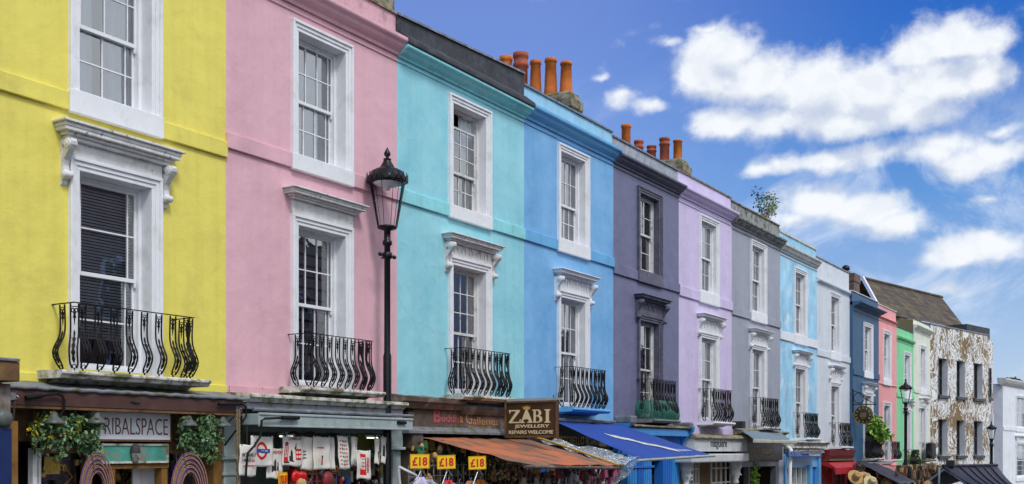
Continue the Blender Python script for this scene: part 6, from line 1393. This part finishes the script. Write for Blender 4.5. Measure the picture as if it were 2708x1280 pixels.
# ---------------------------------------------------------------- sky, sun, camera
SUN_EL, SUN_AZ = math.radians(50), math.radians(242)      # azimuth measured from +x, counter-clockwise: behind the camera, over the left shoulder
def sky():
    w = bpy.data.worlds.new('World'); SC.world = w; w.use_nodes = True; t = w.node_tree; N = t.nodes; L = t.links
    bg = N['Background']; bg.inputs['Strength'].default_value = 1.0
    def nd(k, **kw):
        x = N.new('ShaderNode' + k)
        for a, b in kw.items(): setattr(x, a, b)
        return x
    def mth(op, a, b=None, c=None, clamp=False):
        x = nd('Math', operation=op, use_clamp=clamp)
        for i, v in enumerate((a, b, c)):
            if v is None: continue
            if isinstance(v, (int, float)): x.inputs[i].default_value = v
            else: L.new(v, x.inputs[i])
        return x.outputs[0]
    def mixc(f, a, b, mode='MIX'):
        x = nd('Mix', data_type='RGBA', blend_type=mode)
        for s, v in ((x.inputs[0], f), (x.inputs[6], a), (x.inputs[7], b)):
            if isinstance(v, (int, float)): s.default_value = v
            elif isinstance(v, tuple): s.default_value = (*v, 1)
            else: L.new(v, s)
        return x.outputs[2]
    def rng(v, a, b, c=0.0, d=1.0, smooth=True):
        x = nd('MapRange'); x.interpolation_type = 'SMOOTHSTEP' if smooth else 'LINEAR'; L.new(v, x.inputs[0])
        for i, q in enumerate((a, b, c, d)): x.inputs[i + 1].default_value = q
        return x.outputs[0]
    st = nd('TexSky', sky_type='NISHITA'); st.sun_disc = False
    st.sun_elevation = SUN_EL; st.sun_rotation = math.radians(90) - SUN_AZ; st.altitude = 300; st.air_density = 1.0; st.dust_density = .3; st.ozone_density = 3.0
    tc = nd('TexCoord'); sp = nd('SeparateXYZ'); L.new(tc.outputs['Generated'], sp.inputs[0]); X, Y, Zz = sp.outputs
    az = mth('ARCTAN2', Y, X); el = mth('DIVIDE', Zz, mth('SQRT', mth('ADD', mth('MULTIPLY', X, X), mth('MULTIPLY', Y, Y))))
    P = nd('CombineXYZ'); L.new(az, P.inputs[0]); L.new(el, P.inputs[1]); P = P.outputs[0]
    # blue of the air: deep overhead, paler towards the horizon
    base = nd('VectorMath', operation='SCALE'); L.new(st.outputs[0], base.inputs[0]); base.inputs['Scale'].default_value = SKYK
    hs = nd('HueSaturation'); hs.inputs['Saturation'].default_value = 1.25; hs.inputs['Hue'].default_value = .508; L.new(base.outputs[0], hs.inputs['Color'])
    g = nd('ValToRGB'); L.new(rng(el, 0.0, .48, smooth=False), g.inputs[0]); e = g.color_ramp.elements
    for c in range(3): e.new(.5)
    for i, (p_, c) in enumerate(SKYG): e[i].position = p_; e[i].color = (*lin(c), 1)
    blue = mixc(SKYMIX, hs.outputs[0], g.outputs[0])
    def nz(vec, s, d=8, r=.6, dist=0.0):
        x = nd('TexNoise'); x.inputs['Scale'].default_value = s; x.inputs['Detail'].default_value = d; x.inputs['Roughness'].default_value = r; x.inputs['Distortion'].default_value = dist
        L.new(vec, x.inputs['Vector']); return x.outputs['Fac']
    BL = BLOBS
    def field(vec):
        acc = None
        warp = nd('TexNoise'); warp.inputs['Scale'].default_value = 16; warp.inputs['Detail'].default_value = 3; L.new(vec, warp.inputs['Vector'])
        wv = nd('VectorMath', operation='MULTIPLY_ADD'); L.new(warp.outputs['Color'], wv.inputs[0]); wv.inputs[1].default_value = (.045, .03, 0); wv.inputs[2].default_value = (-.0225, -.015, 0)
        ad = nd('VectorMath', operation='ADD'); L.new(vec, ad.inputs[0]); L.new(wv.outputs[0], ad.inputs[1]); vec2 = ad.outputs[0]
        for (px, py, rx, ry, s) in BL:
            r = ray(px, py); a0 = math.atan2(r.y, r.x); e0 = r.z / math.hypot(r.x, r.y)
            r2 = ray(px + rx, py); ra = abs(math.atan2(r2.y, r2.x) - a0); r3 = ray(px, py + ry); re = abs(r3.z / math.hypot(r3.x, r3.y) - e0)
            sb = nd('VectorMath', operation='SUBTRACT'); L.new(vec2, sb.inputs[0]); sb.inputs[1].default_value = (a0, e0, 0)
            ml = nd('VectorMath', operation='MULTIPLY'); L.new(sb.outputs[0], ml.inputs[0]); ml.inputs[1].default_value = (1 / ra, 1 / re, 0)
            ln = nd('VectorMath', operation='LENGTH'); L.new(ml.outputs[0], ln.inputs[0])
            v = rng(ln.outputs['Value'], 1.75, .0, 0, s * 1.05, smooth=False)
            if acc is None: acc = v
            else:
                x = nd('Math', operation='SMOOTH_MAX'); L.new(acc, x.inputs[0]); L.new(v, x.inputs[1]); x.inputs[2].default_value = .12; acc = x.outputs[0]
        n1 = nz(vec, 20, 10, .60, .15); n0 = nz(vec, 9, 4, .5)
        return mth('ADD', acc, mth('ADD', mth('MULTIPLY', mth('SUBTRACT', n1, .5), 1.05), mth('MULTIPLY', mth('SUBTRACT', n0, .5), .5)))
    d0 = field(P)
    up = nd('VectorMath', operation='ADD'); L.new(P, up.inputs[0]); up.inputs[1].default_value = (.006, .024, 0)
    d1 = field(up.outputs[0])
    cov = rng(mth('ADD', d0, mth('MULTIPLY', mth('SUBTRACT', nz(P, 75, 6, .65, .3), .5), .34)), .18, .74)
    shade = rng(mth('SUBTRACT', d0, d1), -.30, .20)            # light where the cloud thins upwards
    thick = rng(d0, .30, 1.25)
    cc = mixc(shade, CLOUD_D, CLOUD_L)
    cc = mixc(mth('MULTIPLY', mth('SUBTRACT', 1.0, thick), .35), cc, CLOUD_L)
    cc = mixc(mth('MULTIPLY', rng(nz(P, 30, 7, .6, .4), .45, .65), .22), cc, CLOUD_D)
    # thin veil low down and a few wisps
    wv = nz(P, 7, 6, .65, .6); veil = mth('MULTIPLY', rng(wv, .52, .75), rng(el, .42, .10, 0, .55))
    lft = rng(az, .18, .55); blue = mixc(mth('MULTIPLY', lft, .30), blue, (.42, .52, .86))
    wl = nz(P, 11, 9, .66, .8); region = mth('MULTIPLY', rng(el, .34, .22), rng(az, .42, .30))
    wisp = mth('MULTIPLY', rng(wl, .43, .70), mth('MULTIPLY', region, .5))
    c1 = mixc(veil, blue, (.62, .72, .86)); c1 = mixc(wisp, c1, (.82, .87, .94)); c2 = mixc(cov, c1, cc)
    # unseen broken overcast added behind the camera to light the facades softly
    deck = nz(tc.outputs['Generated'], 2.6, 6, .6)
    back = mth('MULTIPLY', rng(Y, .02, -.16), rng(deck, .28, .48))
    out = mixc(back, c2, FILL_DECK)
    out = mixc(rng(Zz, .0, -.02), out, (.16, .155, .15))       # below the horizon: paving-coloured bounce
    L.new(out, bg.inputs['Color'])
SKYK, SKYMIX = .08, .85
SKYG = [(0.0, (190, 204, 224)), (.22, (158, 186, 222)), (.46, (96, 148, 212)), (.72, (46, 108, 196)), (1.0, (22, 80, 182))]
CLOUD_L, CLOUD_D, FILL_DECK = (.81, .84, .88), (.47, .54, .68), (.93, 1.0, 1.10)
BLOBS = [(1905, 130, 90, 60, 1), (1870, 205, 95, 55, .95), (2010, 205, 120, 75, 1), (2140, 240, 170, 90, 1), (2280, 240, 170, 95, 1), (2430, 140, 110, 75, 1), (2550, 110, 95, 60, 1), (2440, 220, 160, 80, 1),
         (2590, 190, 70, 60, .95), (1930, 325, 125, 45, .9), (2060, 325, 150, 50, 1), (2240, 320, 140, 45, .95), (2400, 290, 130, 50, .9),
         (1660, 250, 50, 26, .75), (1720, 272, 48, 22, .8), (2090, 440, 95, 30, .75), (2020, 455, 70, 22, .7), (2300, 410, 110, 35, .8), (2440, 400, 130, 42, .85), (2560, 420, 110, 38, .8), (2650, 335, 50, 18, .65),
         (2170, 540, 95, 48, 1), (2270, 560, 120, 48, .95), (2360, 590, 90, 34, .85), (2090, 590, 80, 32, .7), (2620, 655, 160, 50, 1), (2520, 690, 100, 32, .85), (1790, 110, 60, 20, .6),  (2480, 380, 170, 30, .8), (2200, 430, 160, 30, .8), (2640, 390, 80, 34, .8), (2500, 780, 70, 22, .7), (1880, 75, 55, 16, .6), (2640, 520, 60, 14, .5), (1590, 195, 30, 10, .5)]
sky()
sl = bpy.data.lights.new('sun', 'SUN'); sl.energy = SUNE; sl.angle = math.radians(SUNA); sl.color = (1.0, .98, .95)
so = bpy.data.objects.new('sun', sl); COL.objects.link(so)
dv = Vector((math.cos(SUN_EL) * math.cos(SUN_AZ), math.cos(SUN_EL) * math.sin(SUN_AZ), math.sin(SUN_EL)))
so.rotation_euler = dv.to_track_quat('Z', 'Y').to_euler(); so.location = (0, -20, 30)
cd_ = bpy.data.cameras.new('camera'); cd_.sensor_width = 36; cd_.lens = 36 * F / 2708; cd_.shift_y = (H_PX - 640) / 2708
cd_.clip_start = .1; cd_.clip_end = 3000
co = bpy.data.objects.new('camera', cd_); COL.objects.link(co); co.location = CAM
co.rotation_euler = (math.pi / 2, 0, math.atan2(SA, CA) - math.pi / 2); SC.camera = co
SC.view_settings.view_transform = 'Standard'; SC.view_settings.look = 'None'; SC.view_settings.exposure = EXPO; SC.view_settings.gamma = 1
SC.render.engine = 'CYCLES'
SC.cycles.use_denoising = True; SC.cycles.max_bounces = 6; SC.cycles.transparent_max_bounces = 12; SC.cycles.caustics_reflective = False; SC.cycles.caustics_refractive = False
